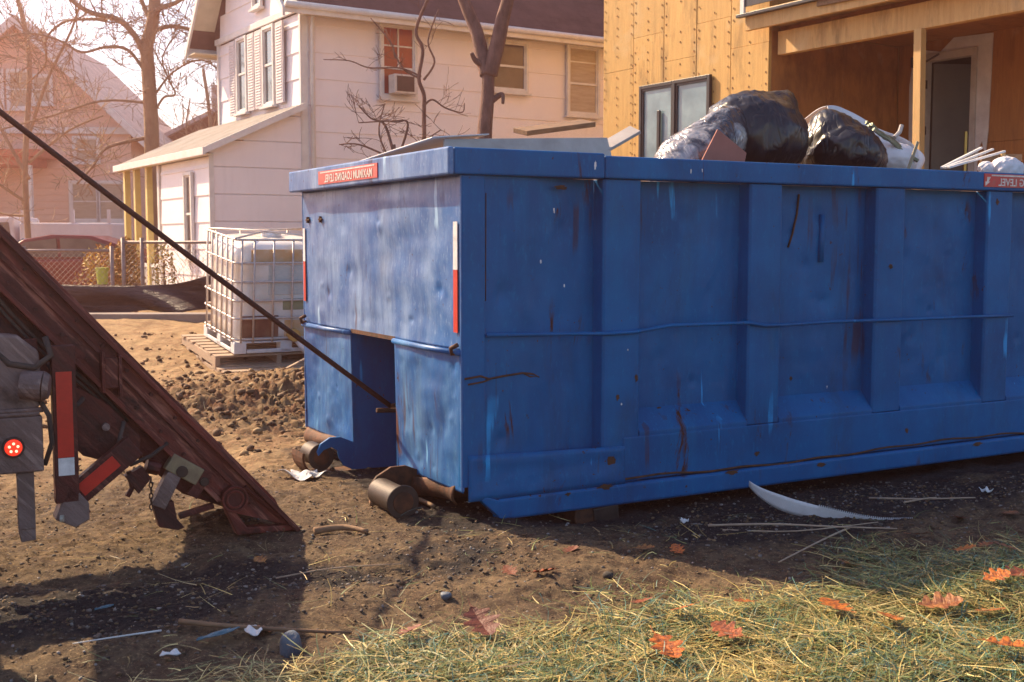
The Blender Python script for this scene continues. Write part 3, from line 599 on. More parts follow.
# mirrored warning stickers
def text_obj(body, size, mat, parent, M4, name='lettering'):
    cu = bpy.data.curves.new(name, 'FONT'); cu.body = body; cu.size = size; cu.extrude = .0008; cu.space_character = 1.05; cu.offset = size * .02
    tmp = bpy.data.objects.new('tmp', cu); COL.objects.link(tmp); dg = bpy.context.evaluated_depsgraph_get()
    me = bpy.data.meshes.new_from_object(tmp.evaluated_get(dg)); bpy.data.objects.remove(tmp); me.transform(M4); me.name = name
    me.materials.clear(); me.materials.append(M[mat]); o = bpy.data.objects.new(name, me); lnk(o, parent); return o
def basis(o, ex, ey):
    ex = Vector(ex); ey = Vector(ey); ez = ex.cross(ey)
    m = Matrix.Identity(4)
    for i in range(3): m[i][0], m[i][1], m[i][2], m[i][3] = ex[i], ey[i], ez[i], o[i]
    return m
TXT = 'MAXIMUM LOADING LEVEL'
st = MB().box(3.83, 4.93, -.029, -.0245, 1.815, 1.902).build('warning_sticker', 'decal_red', dump)
MB().box(3.90, 4.86, -.0305, -.0293, 1.886, 1.896).build('white_line', 'decal_white', st)
text_obj(TXT, .068, 'decal_white', st, basis((4.84, -.0305, 1.825), (-1.0, 0, 0), (0, 0, 1)))
MB().prism([(3.84, 1.82), (3.885, 1.85), (3.868, 1.85), (3.89, 1.88), (3.855, 1.88), (3.855, 1.85), (3.84, 1.85)], -.0305, -.0293, 'y').build('arrow', 'decal_white', st)
st = MB().box(-RO - .0075, -RO - .003, .88, 1.86, 1.815, 1.898).build('warning_sticker', 'decal_red', dump)
MB().box(-RO - .009, -RO - .0078,   .92, 1.82, 1.884, 1.892).build('white_line', 'decal_white', st)
text_obj(TXT, .066, 'decal_white', st, basis((-RO - .009, .95, 1.826), (0, .93, 0), (0, 0, 1)))

# ---------------------------------------------------------------- load in the container
def blob(name, mat, loc_uvz, rad, seed, label, cat, sharp=None, flat=.5, amp=.35, n=48, parent=None, lean=(0, 0, 0)):
    r = np.random.default_rng(seed); bm = bmesh.new(); bmesh.ops.create_icosphere(bm, subdivisions=5, radius=1); vs = np.array([v.co[:] for v in bm.verts])
    th = np.arctan2(vs[:, 1], vs[:, 0]); ph = vs[:, 2]
    a = vnoise(vs[:, 0] * 1.3 + 7 + seed, vs[:, 1] * 1.3 + vs[:, 2] * 1.1 + 9, seed, 3, .5, 1.0) - .5
    wx = vs[:, 0] + .35 * vnoise(vs[:, 0] * 2 + 3, vs[:, 2] * 2 + 8, seed, 2); wz = vs[:, 2] + .35 * vnoise(vs[:, 1] * 2 + 5, vs[:, 2] * 2 + 2, seed + 1, 2)
    b = 1 - np.abs(vnoise(wx * 1.6 + wz * .5 + 20, vs[:, 1] * 1.5 - wz * 1.2 + 30, seed + 3, 2, .5, 1.3) * 2 - 1)
    c = 1 - np.abs(vnoise(wx * 5 - wz * 2.2 + 40, wz * 1.6 + vs[:, 1] * 3 + 11, seed + 8, 2, .5, 1.2) * 2 - 1)
    k = .95 + amp * .7 * a + .035 * (b ** 4 - .3) + .035 * (c ** 6 - .2)
    vs = vs * k[:, None]
    if sharp is not None:   # pull corners towards given directions
        for d, s, p in sharp:
            d = np.array(d) / np.linalg.norm(d); w_ = np.clip((vs @ d) / np.linalg.norm(vs, axis=1), 0, 1) ** p; vs = vs + d * s * w_[:, None]
    vs = vs * np.array(rad); vs[:, 2] = np.where(vs[:, 2] < -rad[2] * flat, -rad[2] * flat, vs[:, 2])
    for v, q in zip(bm.verts, vs): v.co = q
    me = bpy.data.meshes.new(name); bm.to_mesh(me); bm.free(); me.shade_smooth(); me.materials.append(M[mat])
    o = bpy.data.objects.new(name, me); lnk(o, parent)
    o.location = dw(*loc_uvz) if parent is None else loc_uvz; o.rotation_euler = (lean[0], lean[1], R(DEG) + lean[2]) if parent is None else lean
    if label: tag(o, label, cat)
    return o
blob('rubbish_bag', 'bag', (2.52, .72, 2.13), (.34, .36, .31), 5, 'big black plastic rubbish bag, tallest thing in the container load', 'bag', sharp=[((.85, .0, .8), .36, 14), ((-.7, 0, .6), .16, 5)], flat=.9, amp=.18, lean=(0, -.10, 0))
blob('rubbish_bag', 'bag_clear', (1.96, .60, 1.99), (.38, .22, .20), 12, 'shiny silvery clear bag sloping down left of the big black bag', 'bag', sharp=[((-1, 0, -.2), .25, 6), ((1, 0, .8), .35, 5)], flat=.9, amp=.2, lean=(0, -.48, 0))
blob('rubbish_bag', 'bag', (3.20, .66, 2.05), (.30, .34, .24), 23, 'smaller slumped black rubbish bag right of the tallest bag', 'bag', sharp=[((-.55, 0, 1), .30, 8), ((1, 0, -.35), .25, 6)], flat=.9, amp=.2, lean=(0, .22, 0))
mb = MB(); mb.prism([(-.16, -.10), (.18, -.10), (.22, .0), (.02, .14)], 0, .012, 'y'); o = mb.build('cardboard_piece', 'cardboard', None, bevel=.002); o.location = dw(1.84, .26, 1.99); o.rotation_euler = (R(-12), 0, R(DEG)); tag(o, 'flat red brown board leaning against the base of the black bag', 'cardboard')
def sheet(a, b):
    u = a * .95; z = .40 - .31 * a ** 1.4 + .02 * math.sin(a * 9) - b * .12 + .012 * math.sin(b * 8 + a * 4); return (u, .45 * b + .04 * math.sin(a * 6), z)
mb = MB(); mb.grid(sheet, 30, 14)
def sheet2(a, b):
    u = a * .95; zt = .40 - .31 * a ** 1.4 + .02 * math.sin(a * 9); return (u + .02 * math.sin(b * 7), -.05 * b + .02 * math.sin(a * 11 + b * 3), zt * (1 - b) - .10 * b)
mb.grid(sheet2, 30, 12); o = mb.build('white_sheeting', 'cloth', None, smooth=True, solid=.006); o.location = dw(3.42, 1.0, 2.02); o.rotation_euler = (0, 0, R(DEG)); tag(o, 'crumpled white sheet draped behind the smaller black bag', 'sheet')
blob('white_pillow', 'cloth', (3.98, .95, 2.06), (.26, .2, .13), 31, 'soft white padded bundle behind the tan strap, right of the bags', 'bundle', flat=.9, amp=.3)
t = thing('crushed_foil_tube', dw(3.86, .78, 2.16), DEG, 'crumpled silver green duct strip lying over the white bundle', 'duct')
mb = MB(); r0 = random.Random(4)
for k in range(4): mb.tube([(-.22 + i * .075, .02 * k + r0.uniform(-.015, .015), .10 - i * .035 + .015 * k + r0.uniform(-.012, .012)) for i in range(7)], .014, 6)
mb.build('duct_strip', plain('silver_green_foil', (.32, .34, .26), (.14, .17, .11), .3, .6, 18, .8, .01), t)
mb = MB(); mb.tube([(.0, 0, .04), (.05, .0, .08), (.08, .01, .13)], .016, 7); mb.build('bent_end', 'drywall', t)
o = MB().box(-.012, .012, -.004, .004, -.16, .12, rot=(0, 24, 0)).build('strap', plain('tan_webbing', (.36, .30, .20), (.26, .21, .14), .8, 0, 20, .2, .002), None); o.location = dw(3.84, .60, 2.05); o.rotation_euler = (0, 0, R(DEG)); tag(o, 'short tan strap slanting across the white bundle', 'strap')
# white trim sticks and scraps on the right
t = thing('white_trim_sticks', dw(4.35, .7, 1.99), DEG, 'bundle of thin white trim sticks slanting up to the right', 'trim')
for k in range(3):
    MB().box(0, .62 - .05 * k, .03 * k, .03 * k + .022, .0, .016, rot=(0, -13 - 3 * k, 3 * k), piv=(0, 0, 0)).build('stick', 'white_plastic', t, bevel=.002)
for k, (u, v, r_, lab) in enumerate(((4.78, .55, .10, 'crumpled white wrapper left of the brown box in the container'), (5.20, .55, .09, 'white wad of paper above the warning sticker, left one'), (5.38, .6, .08, 'white wad of paper at the right edge above the warning sticker'), (4.66, .62, .06, 'small white scrap between trim sticks and wrapper'))):
    blob('paper_wad', 'cloth', (u, v, 1.99), (r_ * 1.3, r_, r_), 40 + k, lab, 'paper', flat=.8, amp=.7)
t = thing('broken_crate', dw(5.02, .8, 1.93), DEG, 'broken brown wooden crate end among white scraps', 'crate')
for k in range(3): MB().box(-.22, .24, -.01, .01, .0 + .07 * k, .055 + .07 * k, rot=(0, 4 - 3 * k, 0)).build('board', 'oldwood', t, bevel=.002)
MB().box(-.02, .02, -.03, -.012, -.02, .2).build('batten', 'lumber', t, bevel=.002)
# boards and sheets at the left end
o = MB().prism([(0, .10), (1.06, .155), (1.08, .0), (-.02, -.02)], 0, .016, 'y').build('drywall_sheet', 'drywall', None, bevel=.003); o.location = dw(.12, .42, 1.91); o.rotation_euler = (R(-14), 0, R(DEG)); tag(o, 'long grey drywall sheet standing along the near rim', 'board')
o = MB().box(0, .52, 0, .14, 0, .03).build('plank', 'oldwood', None, bevel=.003); o.location = dw(.78, .70, 2.07); o.rotation_euler = (R(12), R(-9), R(DEG + 6)); tag(o, 'short brown plank resting on the grey drywall sheet', 'plank')
o = MB().box(0, .34, 0, .10, 0, .02).build('plank', 'drywall', None, bevel=.003); o.location = dw(1.10, .45, 1.93); o.rotation_euler = (R(25), R(-28), R(DEG - 4)); tag(o, 'pale splintered board end poking up right of the drywall sheet', 'plank')
def sh(a, b): return (-.02 + .34 * b, .42 + 1.25 * (1 - a), .035 + .075 * a + .03 * b + .008 * math.sin(a * 3) * b)
mb = MB(); mb.grid(sh, 40, 16); o = mb.build('white_sheet', 'white_plastic', None, smooth=True, solid=.006); o.location = dw(.06, .0, 1.90); o.rotation_euler = (0, 0, R(DEG)); tag(o, 'pale white board sloping over the container end rim', 'board')
# heap hidden below the rim that carries the load
def heap(a, b):
    u = .12 + a * (LEN - .25); v = .14 + b * (W - .28); return (u, v, 1.62 + .34 * math.sin(min(a, 1 - a) * 3.1) ** .3 * math.sin(b * 3.14) ** .4 * .8 + .10 * (float(vnoise(np.array([u * 3]), np.array([v * 3]), 4)[0]) - .5) + .02)
mb = MB(); mb.grid(heap, 60, 24); o = mb.build('debris_heap', 'oldwood', None); o.location = dw(0, 0, 0); o.rotation_euler = (0, 0, R(DEG)); tag(o, 'mixed building debris filling the container', kind='stuff')

# ---------------------------------------------------------------- hoist truck
truck = thing('hoist_truck', dw(0, 0), DEG, 'roll-off truck with flare red put into its steel, hoist tilted down to the dirt', 'truck')
SL = 1.115; ANG = math.atan(SL)
def on(s, d): # s metres up the slope from the tail tip, d metres perpendicular (up)
    return (-.78 - s * math.cos(ANG) + d * math.sin(ANG), s * math.sin(ANG) + d * math.cos(ANG))
def slab(mb, s0, s1, d0, d1, v0, v1, taper=None):
    p = [on(s0, d0), on(s1, d0), on(s1, d1), on(s0 if taper is None else taper, d1)]; return mb.prism(p, v0, v1, 'y')
# profile reference: on(s,0) is the top line of the near rail
for v in (.30, .98):
    nr = v < .5; k = 0 if nr else -.06
    mb = MB(); slab(mb, .30, 6.6, -.155 + k, -.012 + k, v + .012, v + .05, .05); mb.build('rail_web', 'hoist', truck)
    mb = MB(); slab(mb, .0, 6.6, -.012 + k, .012 + k, v - .02, v + .10); mb.build('rail_top_flange', 'hoist', truck, bevel=.003)
    mb = MB(); slab(mb, .42, 6.6, -.178 + k, -.155 + k, v - .022, v + .09, .39); mb.build('rail_bottom_flange', 'hoist', truck, bevel=.003)
    mb = MB(); slab(mb, .28, 6.6, -.075 + k, -.055 + k, v - .002, v + .012); mb.build('rail_stiffener', 'hoist', truck, bevel=.002)
    # rolled groove liner above flange
    mb = MB(); slab(mb, .12, 6.6, .012 + k, .032 + k, v + .06, v + .10, .18); mb.build('guide_strip', 'hoist', truck, bevel=.003)
mb = MB()
for s in np.arange(.5, 6.5, .55): slab(mb, s, s + .08, -.12, -.02, .352, .985)
mb.build('cross_member', 'hoist_dark', truck, bevel=.003)
mb = MB(); slab(mb, .10, 6.5, -.035, -.022, .402, .98); mb.build('deck_plate', 'hoist', truck)
mb = MB(); p = [on(.0, .012), on(.0, -.01), on(.35, -.17), on(.55, -.26), on(.75, -.28), on(1.2, -.17), on(1.2, -.03)]
mb.prism(p, .352, .375, 'y'); mb.prism(p, .955, .978, 'y'); mb.build('tail_plate', 'hoist_dark', truck, bevel=.003)
mb = MB(); mb.prism([(-.80, .0), (-.80, .028), (-1.04, .045), (-1.12, .16), (-1.15, .15), (-1.09, .012)], .30, .36, 'y'); mb.build('tail_foot', 'hoist', truck, bevel=.004)
mb = MB(); mb.tube([(-.86, .30, .07), (-1.02, .30, .22), (-1.05, .30, .25)], .012, 6); mb.build('tail_brace', 'hoist', truck)
mb = MB(); mb.tube([(-1.11, .262, .20), (-1.11, .98, .20)], .062, 24); mb.build('tail_roller', 'hoist_dark', truck, bevel=.004)
mb = MB()
for rr in (.060, .040): mb.tube([(-1.11 + rr * math.cos(t), .258, .20 + rr * math.sin(t)) for t in np.linspace(0, 6.283, 25)], .006, 6, cap=False)
mb.build('roller_ring', 'hoist', truck)
# bolts, hydraulic lines and hoses on the near rail
mb = MB()
for s_ in np.arange(.7, 6.4, .16):
    for d_ in (-.035, -.125):
        p = on(s_, d_); mb.tube([(p[0], .305, p[1]), (p[0], .292, p[1])], .009, 6)
o = mb.build('rail_bolts', 'hoist_dark', truck); tag(o, kind='stuff')
for d_, r_ in ((-.205, .010), (-.228, .008)):
    P_ = [on(x_, d_ + .012 * math.sin(x_ * 7)) for x_ in np.arange(1.0, 6.0, .12)]; MB().tube([(p[0], .325, p[1]) for p in P_], r_, 6).build('hydraulic_line', 'rubber', truck, smooth=True)
MB().tube([(-1.62, .27, .62), (-1.66, .24, .50), (-1.60, .24, .42), (-1.50, .27, .45), (-1.42, .29, .50)], .010, 7).build('hose', 'rubber', truck, smooth=True)
MB().tube([(-1.95, .20, .92), (-1.90, .16, .80), (-1.84, .18, .72), (-1.80, .26, .74)], .012, 7).build('hose', 'rubber', truck, smooth=True)
for k_ in range(6):
    z_ = .335 - k_ * .026; MB().tube([(-1.505 + (.008 if k_ % 2 else 0) * math.cos(t), .275 + (0 if k_ % 2 else .008) * math.cos(t), z_ + .015 * math.sin(t)) for t in np.linspace(0, 6.283, 9)], .0035, 5, cap=False).build('chain_link', 'greysteel', truck)
MB().tube([(-1.36, .26, .36), (-1.36, .34, .36)], .028, 14).build('pivot_pin', 'greysteel', truck, bevel=.003); MB().tube([(-1.255, .262, .30), (-1.255, .30, .30)], .022, 12).build('pivot_pin', 'greysteel', truck, bevel=.003)
MB().box(-1.30, -1.245, .275, .30, .22, .36, rot=(0, 35, 0)).build('latch_plate', 'hoist_dark', truck, bevel=.003); MB().box(-1.37, -1.20, .30, .34, .14, .165, rot=(0, -12, 0)).build('tie_bar', 'hoist_dark', truck, bevel=.003)
# inner sub-frame under the rails (dark), with belly
mb = MB(); p = [on(1.05, -.18), on(6.0, -.18), on(6.0, -.42), on(1.75, -.42), on(1.35, -.36), on(1.02, -.24)]
mb.prism(p, .36, .40, 'y'); mb.prism(p, .86, .90, 'y'); mb.build('sub_frame', 'hoist_dark', truck, bevel=.004)
# pivot gusset
mb = MB(); mb.prism([(-1.93, .62), (-1.86, .82), (-1.68, .70), (-1.54, .54), (-1.55, .44), (-1.66, .42), (-1.80, .47)], .30, .345, 'y'); mb.build('pivot_gusset', 'hoist_dark', truck, bevel=.005)
mb = MB()
for (u, z) in ((-1.70, .60), (-1.63, .53)): mb.tube([(u, .27, z), (u, .31, z)], .018, 10)
mb.build('bolt', 'truckgrey', truck)
mb = MB(); mb.box(-1.70, -1.64, .26, .32, .78, .92, rot=(0, 0, 0)); mb.box(-1.715, -1.70, .25, .33, .76, .95); mb.box(-1.64, -1.625, .25, .33, .74, .93); mb.build('side_bracket', 'hoist', truck, bevel=.003)
# latch mechanism hanging below
mb = MB(); mb.prism([(-1.62, .36), (-1.54, .40), (-1.50, .34), (-1.56, .27)], .28, .33, 'y'); mb.tube([(-1.52, .30, .40), (-1.46, .30, .38)], .035, 12); mb.tube([(-1.60, .30, .38), (-1.585, .30, .30), (-1.61, .30, .26)], .014, 6); mb.build('latch', 'hoist_dark', truck, bevel=.003)
mb = MB(); mb.box(-1.43, -1.26, .27, .33, .325, .41, rot=(0, 33, 0)); mb.build('latch_box', plain('olive_painted_box', (.26, .21, .12), (.16, .11, .07), .6, .1, 9, .2, .003), truck, bevel=.005)
mb = MB(); mb.box(-1.47, -1.40, .265, .325, .19, .36, rot=(0, 28, 0)); mb.build('latch_arm', 'truckgrey', truck, bevel=.004)
mb = MB(); mb.prism([(-1.50, .22), (-1.40, .22), (-1.385, .13), (-1.35, .085), (-1.38, .075), (-1.47, .10)], .28, .33, 'y'); mb.build('latch_foot', 'hoist_dark', truck, bevel=.004)
# chassis
mb = MB()
for v in (.30, .88): mb.box(-8.6, -1.98, v, v + .08, .80, 1.02)
mb.build('chassis_rail', 'hoist_dark', truck, bevel=.006)
mb = MB()
for u in (-2.1, -3.6, -5.2, -6.8): mb.box(u, u + .12, .385, .875, .84, .98)
mb.build('chassis_cross_member', 'hoist_dark', truck)
# rear light box (near side)
mb = MB(); mb.box(-2.42, -1.995, .08, .16, .455, .70); mb.box(-2.42, -2.005, .08, .30, .70, .72); mb.build('light_panel', 'truckgrey', truck, bevel=.008)
mb = MB(); mb.prism([(-2.42, .722), (-2.02, .722), (-1.985, .76), (-2.0, .98), (-2.08, 1.05), (-2.42, 1.10)], .10, .20, 'y'); mb.build('fender_end', 'truckgrey', truck, bevel=.012)
mb = MB(); mb.tube([(-2.40, .095, .725), (-1.99, .095, .725)], .012, 8); mb.build('panel_ridge', 'truckgrey', truck)
mb = MB(); mb.tube([(-2.075, .09, .84), (-1.99, .06, .83)], [.062, .066], 20); mb.tube([(-1.99, .06, .83), (-1.965, .053, .827)], [.066, .05], 20); mb.build('work_lamp', 'truckgrey', truck, bevel=.004)
lb = MB().tube([(-2.118, .081, .572), (-2.118, .066, .572)], .046, 28).build('tail_light_bezel', 'rubber', truck, bevel=.003)
l2 = MB().tube([(-2.118, .066, .572), (-2.118, .056, .572)], [.037, .033], 28).build('tail_light', 'lamp', truck, bevel=.003)
for k in range(5):
    a = k * 1.2566 + .3; mb = MB(); mb.tube([(-2.118 + .018 * math.cos(a), .056, .572 + .018 * math.sin(a)), (-2.118 + .018 * math.cos(a), .053, .572 + .018 * math.sin(a))], .006, 8); mb.build('diode', 'diode', l2)
mb = MB(); mb.box(-2.105, -2.035, .10, .14, .20, .452); mb.prism([(-2.105, .20), (-2.035, .20), (-2.035, .15), (-2.095, .145)], .105, .135, 'y'); mb.build('support_leg', 'truckgrey', truck, bevel=.004)
# hoses
mb = MB(); mb.tube([(-2.20, .12, 1.02), (-2.12, .10, .93), (-2.02, .09, .91), (-1.95, .10, .96), (-1.97, .12, 1.04)], .014, 8); mb.tube([(-2.02, .09, .80), (-1.97, .07, .70), (-1.96, .08, .58), (-1.99, .1, .48)], .011, 8); mb.build('hose', 'rubber', truck, smooth=True)
# upright post and diagonal bar, both with reflective tape
po = MB().box(-1.95, -1.85, .10, .16, .30, 1.00).build('upright_post', 'hoist_dark', truck, bevel=.005)
MB().box(-1.935, -1.868, .096, .0985, .505, .885).build('red_reflector_strip', 'red_tape', po)
MB().box(-1.935, -1.868, .096, .0985, .425, .503).build('white_reflector_strip', 'white_tape', po)
di = MB().box(-1.90, -1.56, .14, .19, .365, .475, rot=(0, -38, 0)).build('diagonal_bar', 'hoist_dark', truck, bevel=.005)
MB().box(-1.865, -1.665, .136, .1385, .395, .455, rot=(0, -38, 0), piv=(-1.73, .14, .42)).build('red_reflector_strip', 'red_tape', di)
mb = MB(); mb.prism([(-1.955, .23), (-1.89, .39), (-1.81, .29), (-1.81, .215), (-1.87, .185)], .10, .20, 'y'); mb.build('foot_plate', 'truckgrey', truck, bevel=.006)
mb = MB(); mb.tube([(-1.935, .095, .235), (-1.92, .09, .235)], .016, 8); mb.build('foot_bolt', 'chrome_label', truck)
# lift cylinder, wheels, fenders, tank, cab: mostly beyond the left edge of the view
mb = MB(); mb.tube([(-3.6, .6, .9), (-2.9, .6, 1.9)], .09, 16); mb.tube([(-2.9, .6, 1.9), (-2.75, .6, 2.1)], .05, 12); mb.build('lift_cylinder', 'greysteel', truck)
def wheel(u, v0, v1):
    ty = MB().tube([(u, v0, .42), (u, v0 + .02, .42), (u, v1 - .02, .42), (u, v1, .42)], [.44, .50, .50, .44], 40).build('tyre', 'rubber', truck, bevel=.01); MB().tube([(u, v0 - .01, .42), (u, v0 + .05, .42)], [.25, .2], 24).build('rim', 'truckgrey', ty)
for u in (-3.35, -4.65):
    for v0, v1 in ((-.45, -.15), (-.12, .18), (1.18, 1.48), (1.51, 1.81)): wheel(u, v0, v1)
for v0, v1 in ((-.45, -.12), (1.48, 1.81)): wheel(-7.9, v0, v1)
mb = MB(); mb.prism([(-5.3, .85), (-5.2, 1.05), (-2.9, 1.05), (-2.75, .85), (-2.75, .88), (-2.88, 1.08), (-5.22, 1.08), (-5.33, .88)], -.46, .20, 'y'); mb.prism([(-5.3, .85), (-5.2, 1.05), (-2.9, 1.05), (-2.75, .85), (-2.75, .88), (-2.88, 1.08), (-5.22, 1.08), (-5.33, .88)], 1.16, 1.82, 'y'); mb.build('mudguard', 'hoist_dark', truck, bevel=.004)
mb = MB(); mb.box(-6.9, -5.6, -.40, .22, .45, 1.0); mb.box(-6.9, -5.6, 1.1, 1.75, .45, 1.0); mb.build('fuel_tank', 'greysteel', truck, bevel=.06, seg=4)
mb = MB(); mb.prism([(-9.4, .55), (-9.45, 1.5), (-9.15, 2.75), (-7.3, 2.8), (-7.2, .55)], -.45, 1.85, 'y'); mb.build('cab', plain('dark_red_truck_paint', (.30, .03, .02), (.2, .02, .015), .35, 0, 3, 0), truck, bevel=.08, seg=4)
mb = MB(); mb.box(-8.9, -7.7, -.462, -.452, 1.65, 2.4); mb.build('cab_window', 'glass', truck)

# winch cable
cab = MB(); A = Vector(dw(.15, 1.28, .445)); B = Vector(dw(-4.6, 1.28, 4.24))
pts = [A.lerp(B, t) - Vector((0, 0, .05 * 4 * t * (1 - t))) for t in np.linspace(0, 1, 30)]
cab.tube(pts, .0155, 10); o = cab.build('winch_cable', 'cable', None, smooth=True); tag(o, 'taut rusty winch cable running from upper left into the container end', 'cable')
mb = MB(); mb.tube([Vector(dw(-4.6, 1.18, 4.24)), Vector(dw(-4.6, 1.38, 4.24))], .12, 20)
ow = mb.build('sheave', 'greysteel', None); ow.parent = truck; ow.matrix_parent_inverse = truck.matrix_basis.inverted() if False else Matrix.LocRotScale(truck.location, truck.rotation_euler, None).inverted()
mb = MB(); mb.box(-4.72, -4.45, .95, 1.16, 4.1, 4.4); mb.build('sheave_bracket', 'hoist_dark', truck)

# ---------------------------------------------------------------- IBC tank on pallets
IBW, IBD, IBH = 1.03, 1.0, 1.08
ibr = (R(6.5), R(0), R(31)); ib = thing('bulk_tank', (-2.63, 11.0, .40), 31, 'caged square white plastic liquid tank with stained sides standing on pallets', 'tank', rot=ibr)
def rsq(w_, d_, r_, n=6):
    p = []
    for cx, cy, a0 in ((w_ - r_, r_, -90), (w_ - r_, d_ - r_, 0), (r_, d_ - r_, 90), (r_, r_, 180)):
        for k in range(n + 1): a = R(a0 + 90 * k / n); p.append((cx + r_ * math.cos(a), cy + r_ * math.sin(a)))
    return p
pr = [(x + .03, y + .03) for x, y in rsq(IBW - .06, IBD - .06, .12)]
vs = []; fs = []; zs = [(.10, .93), (.12, 1), (.30, 1), (.32, .985), (.34, 1), (.66, 1), (.68, .985), (.70, 1), (.92, 1), (.99, .96), (1.03, .86), (1.055, .6), (1.06, .2)]
n = len(pr)
for z, s in zs: vs += [((x - IBW / 2) * s + IBW / 2, (y - IBD / 2) * s + IBD / 2, z) for x, y in pr]
for i in range(len(zs) - 1): fs += [(i * n + k, i * n + (k + 1) % n, (i + 1) * n + (k + 1) % n, (i + 1) * n + k) for k in range(n)]
fs += [tuple(range(n))[::-1], tuple(range((len(zs) - 1) * n, len(zs) * n))]
MB().add(vs, fs).build('bottle', 'tank', ib, smooth=True)
MB().tube([(IBW / 2, IBD / 2, 1.055), (IBW / 2, IBD / 2, 1.10)], .10, 20).build('lid', 'white_plastic', ib, bevel=.01)
# stains and label panels on the bottle front (faces -y)
for (a, b, z0, z1, m, nm) in ((.16, .84, .86, .985, 'tank_stain', 'orange_stain'), (.33, .80, .55, .83, 'paper', 'printed_sheet'), (.48, .86, .40, .51, 'olive', 'olive_stripe'), (.08, .44, .14, .35, 'tank_dark', 'dark_residue'), (.50, .70, .12, .30, 'tank_stain', 'orange_stain')):
    MB().box(a, b, .0245 if nm != 'dark_residue' else .025, .032, z0, z1).build(nm, m, ib, bevel=.003, seg=1)
MB().tube([(.58, -.06, .16), (.58, .04, .16)], .06, 20).build('valve_cap', plain('yellow_valve_plastic', (.62, .36, .10), (.5, .28, .08), .5, 0, 9, .1, .002), ib, bevel=.006)
mb = MB(); mb.tube([(.62, -.02, .10), (.66, -.10, .05), (.68, -.10, .0)], [.03, .04, .03], 12); mb.build('valve_spout', 'white_plastic', ib, smooth=True)
# cage rings
ring = [(x, y) for x, y in rsq(IBW, IBD, .06, 4)]
def ringtube(z, r_=.011):
    pts = [(x, y, z) for x, y in ring] + [(ring[0][0], ring[0][1], z)]; return MB().tube(pts, r_, 6, cap=False)
r1 = ringtube(0).build('cage_ring', 'galv', ib, smooth=True); r1.location = (0, 0, .13)
for z in (.33, .50, .68, .86, 1.08): share(r1, 'cage_ring', ib, (0, 0, z))
b1 = MB().tube([(0, 0, .10), (0, 0, 1.08)], .010, 6).build('cage_bar', 'galv', ib, smooth=True); b1.location = (.18, -.004, 0)
for x in (.06, .37, .56, .75, .93): share(b1, 'cage_bar', ib, (x, -.004, 0))
for y in (.08, .24, .40, .56, .72, .88): share(b1, 'cage_bar', ib, (-.004, y, 0)); share(b1, 'cage_bar', ib, (IBW + .004, y, 0))
for x in (.12, .37, .62, .87): share(b1, 'cage_bar', ib, (x, IBD + .004, 0))
mb = MB(); mb.tube([(0.0, .02, 1.09), (IBW / 2, IBD * .55, 1.115), (IBW, IBD - .02, 1.09)], .010, 6); mb.build('top_brace', 'galv', ib, smooth=True)
mb = MB(); mb.tube([(0.0, IBD - .05, 1.09), (IBW * .4, IBD * .5, 1.115), (IBW - .1, .02, 1.09)], .010, 6); mb.build('top_brace', 'galv', ib, smooth=True)
mb = MB()
for x in (.0, IBW / 2 - .06, IBW - .12): mb.box(x, x + .12, .0, .12, -.01, .10)
for y in (.44, .88): mb.box(.0, .12, y, y + .12, -.01, .10)
mb.box(0, IBW, 0, IBD, .09, .105); mb.box(.125, IBW - .125, .0, .02, -.008, .03); mb.box(.0, .02, .125, IBD - .1, -.008, .03); mb.build('base_tray', 'white_plastic', ib, bevel=.008)
def pallet(loc, rot, w_, d_, label, lname='pallet'):
    p = thing(lname, loc, 0, label, 'pallet', 'wooden pallets under the tank', rot=rot); n = 8
    s1 = MB().box(0, w_, 0, d_ / n * .68, 0, .02).build('slat', 'pallet', p, bevel=.003); s1.location = (0, 0, .10)
    for k in range(1, n): share(s1, 'slat', p, (random.uniform(-.015, .015), k * d_ / n, .10), (0, 0, random.uniform(-.012, .012)))
    st_ = MB().box(0, .045, 0, d_ - .03, .02, .10).build('stringer', 'pallet', p, bevel=.003)
    for x in (w_ / 2 - .02, w_ - .045): share(st_, 'stringer', p, (x, 0, 0))
    for k in (0, 3, 6): share(s1, 'slat', p, (0, k * d_ / n, 0))
    return p
pallet((-2.80, 10.95, .262), ibr, 1.25, 1.18, 'grey pallet directly under the caged tank, with slats sticking out left')
pallet((-2.66, 10.72, .135), (R(5), 0, R(30)), 1.2, 1.15, 'lower grey pallet half sunk in dirt beneath the upper pallet')
for k, (x, y, a, L, lab) in enumerate(((-2.0, 10.35, 50, .5, 'thin pale lath leaning on dirt in front of the pallets'), (-1.75, 10.55, 20, .4, 'short pale lath lying beside the leaning lath'))):
    o = MB().box(0, L, 0, .03, 0, .012, rot=(0, -18, 0), piv=(0, 0, 0)).build('lath', 'pallet', None); o.location = (x, y, gzf(x, y) + .02); o.rotation_euler = (0, 0, R(a)); tag(o, lab, 'lath')

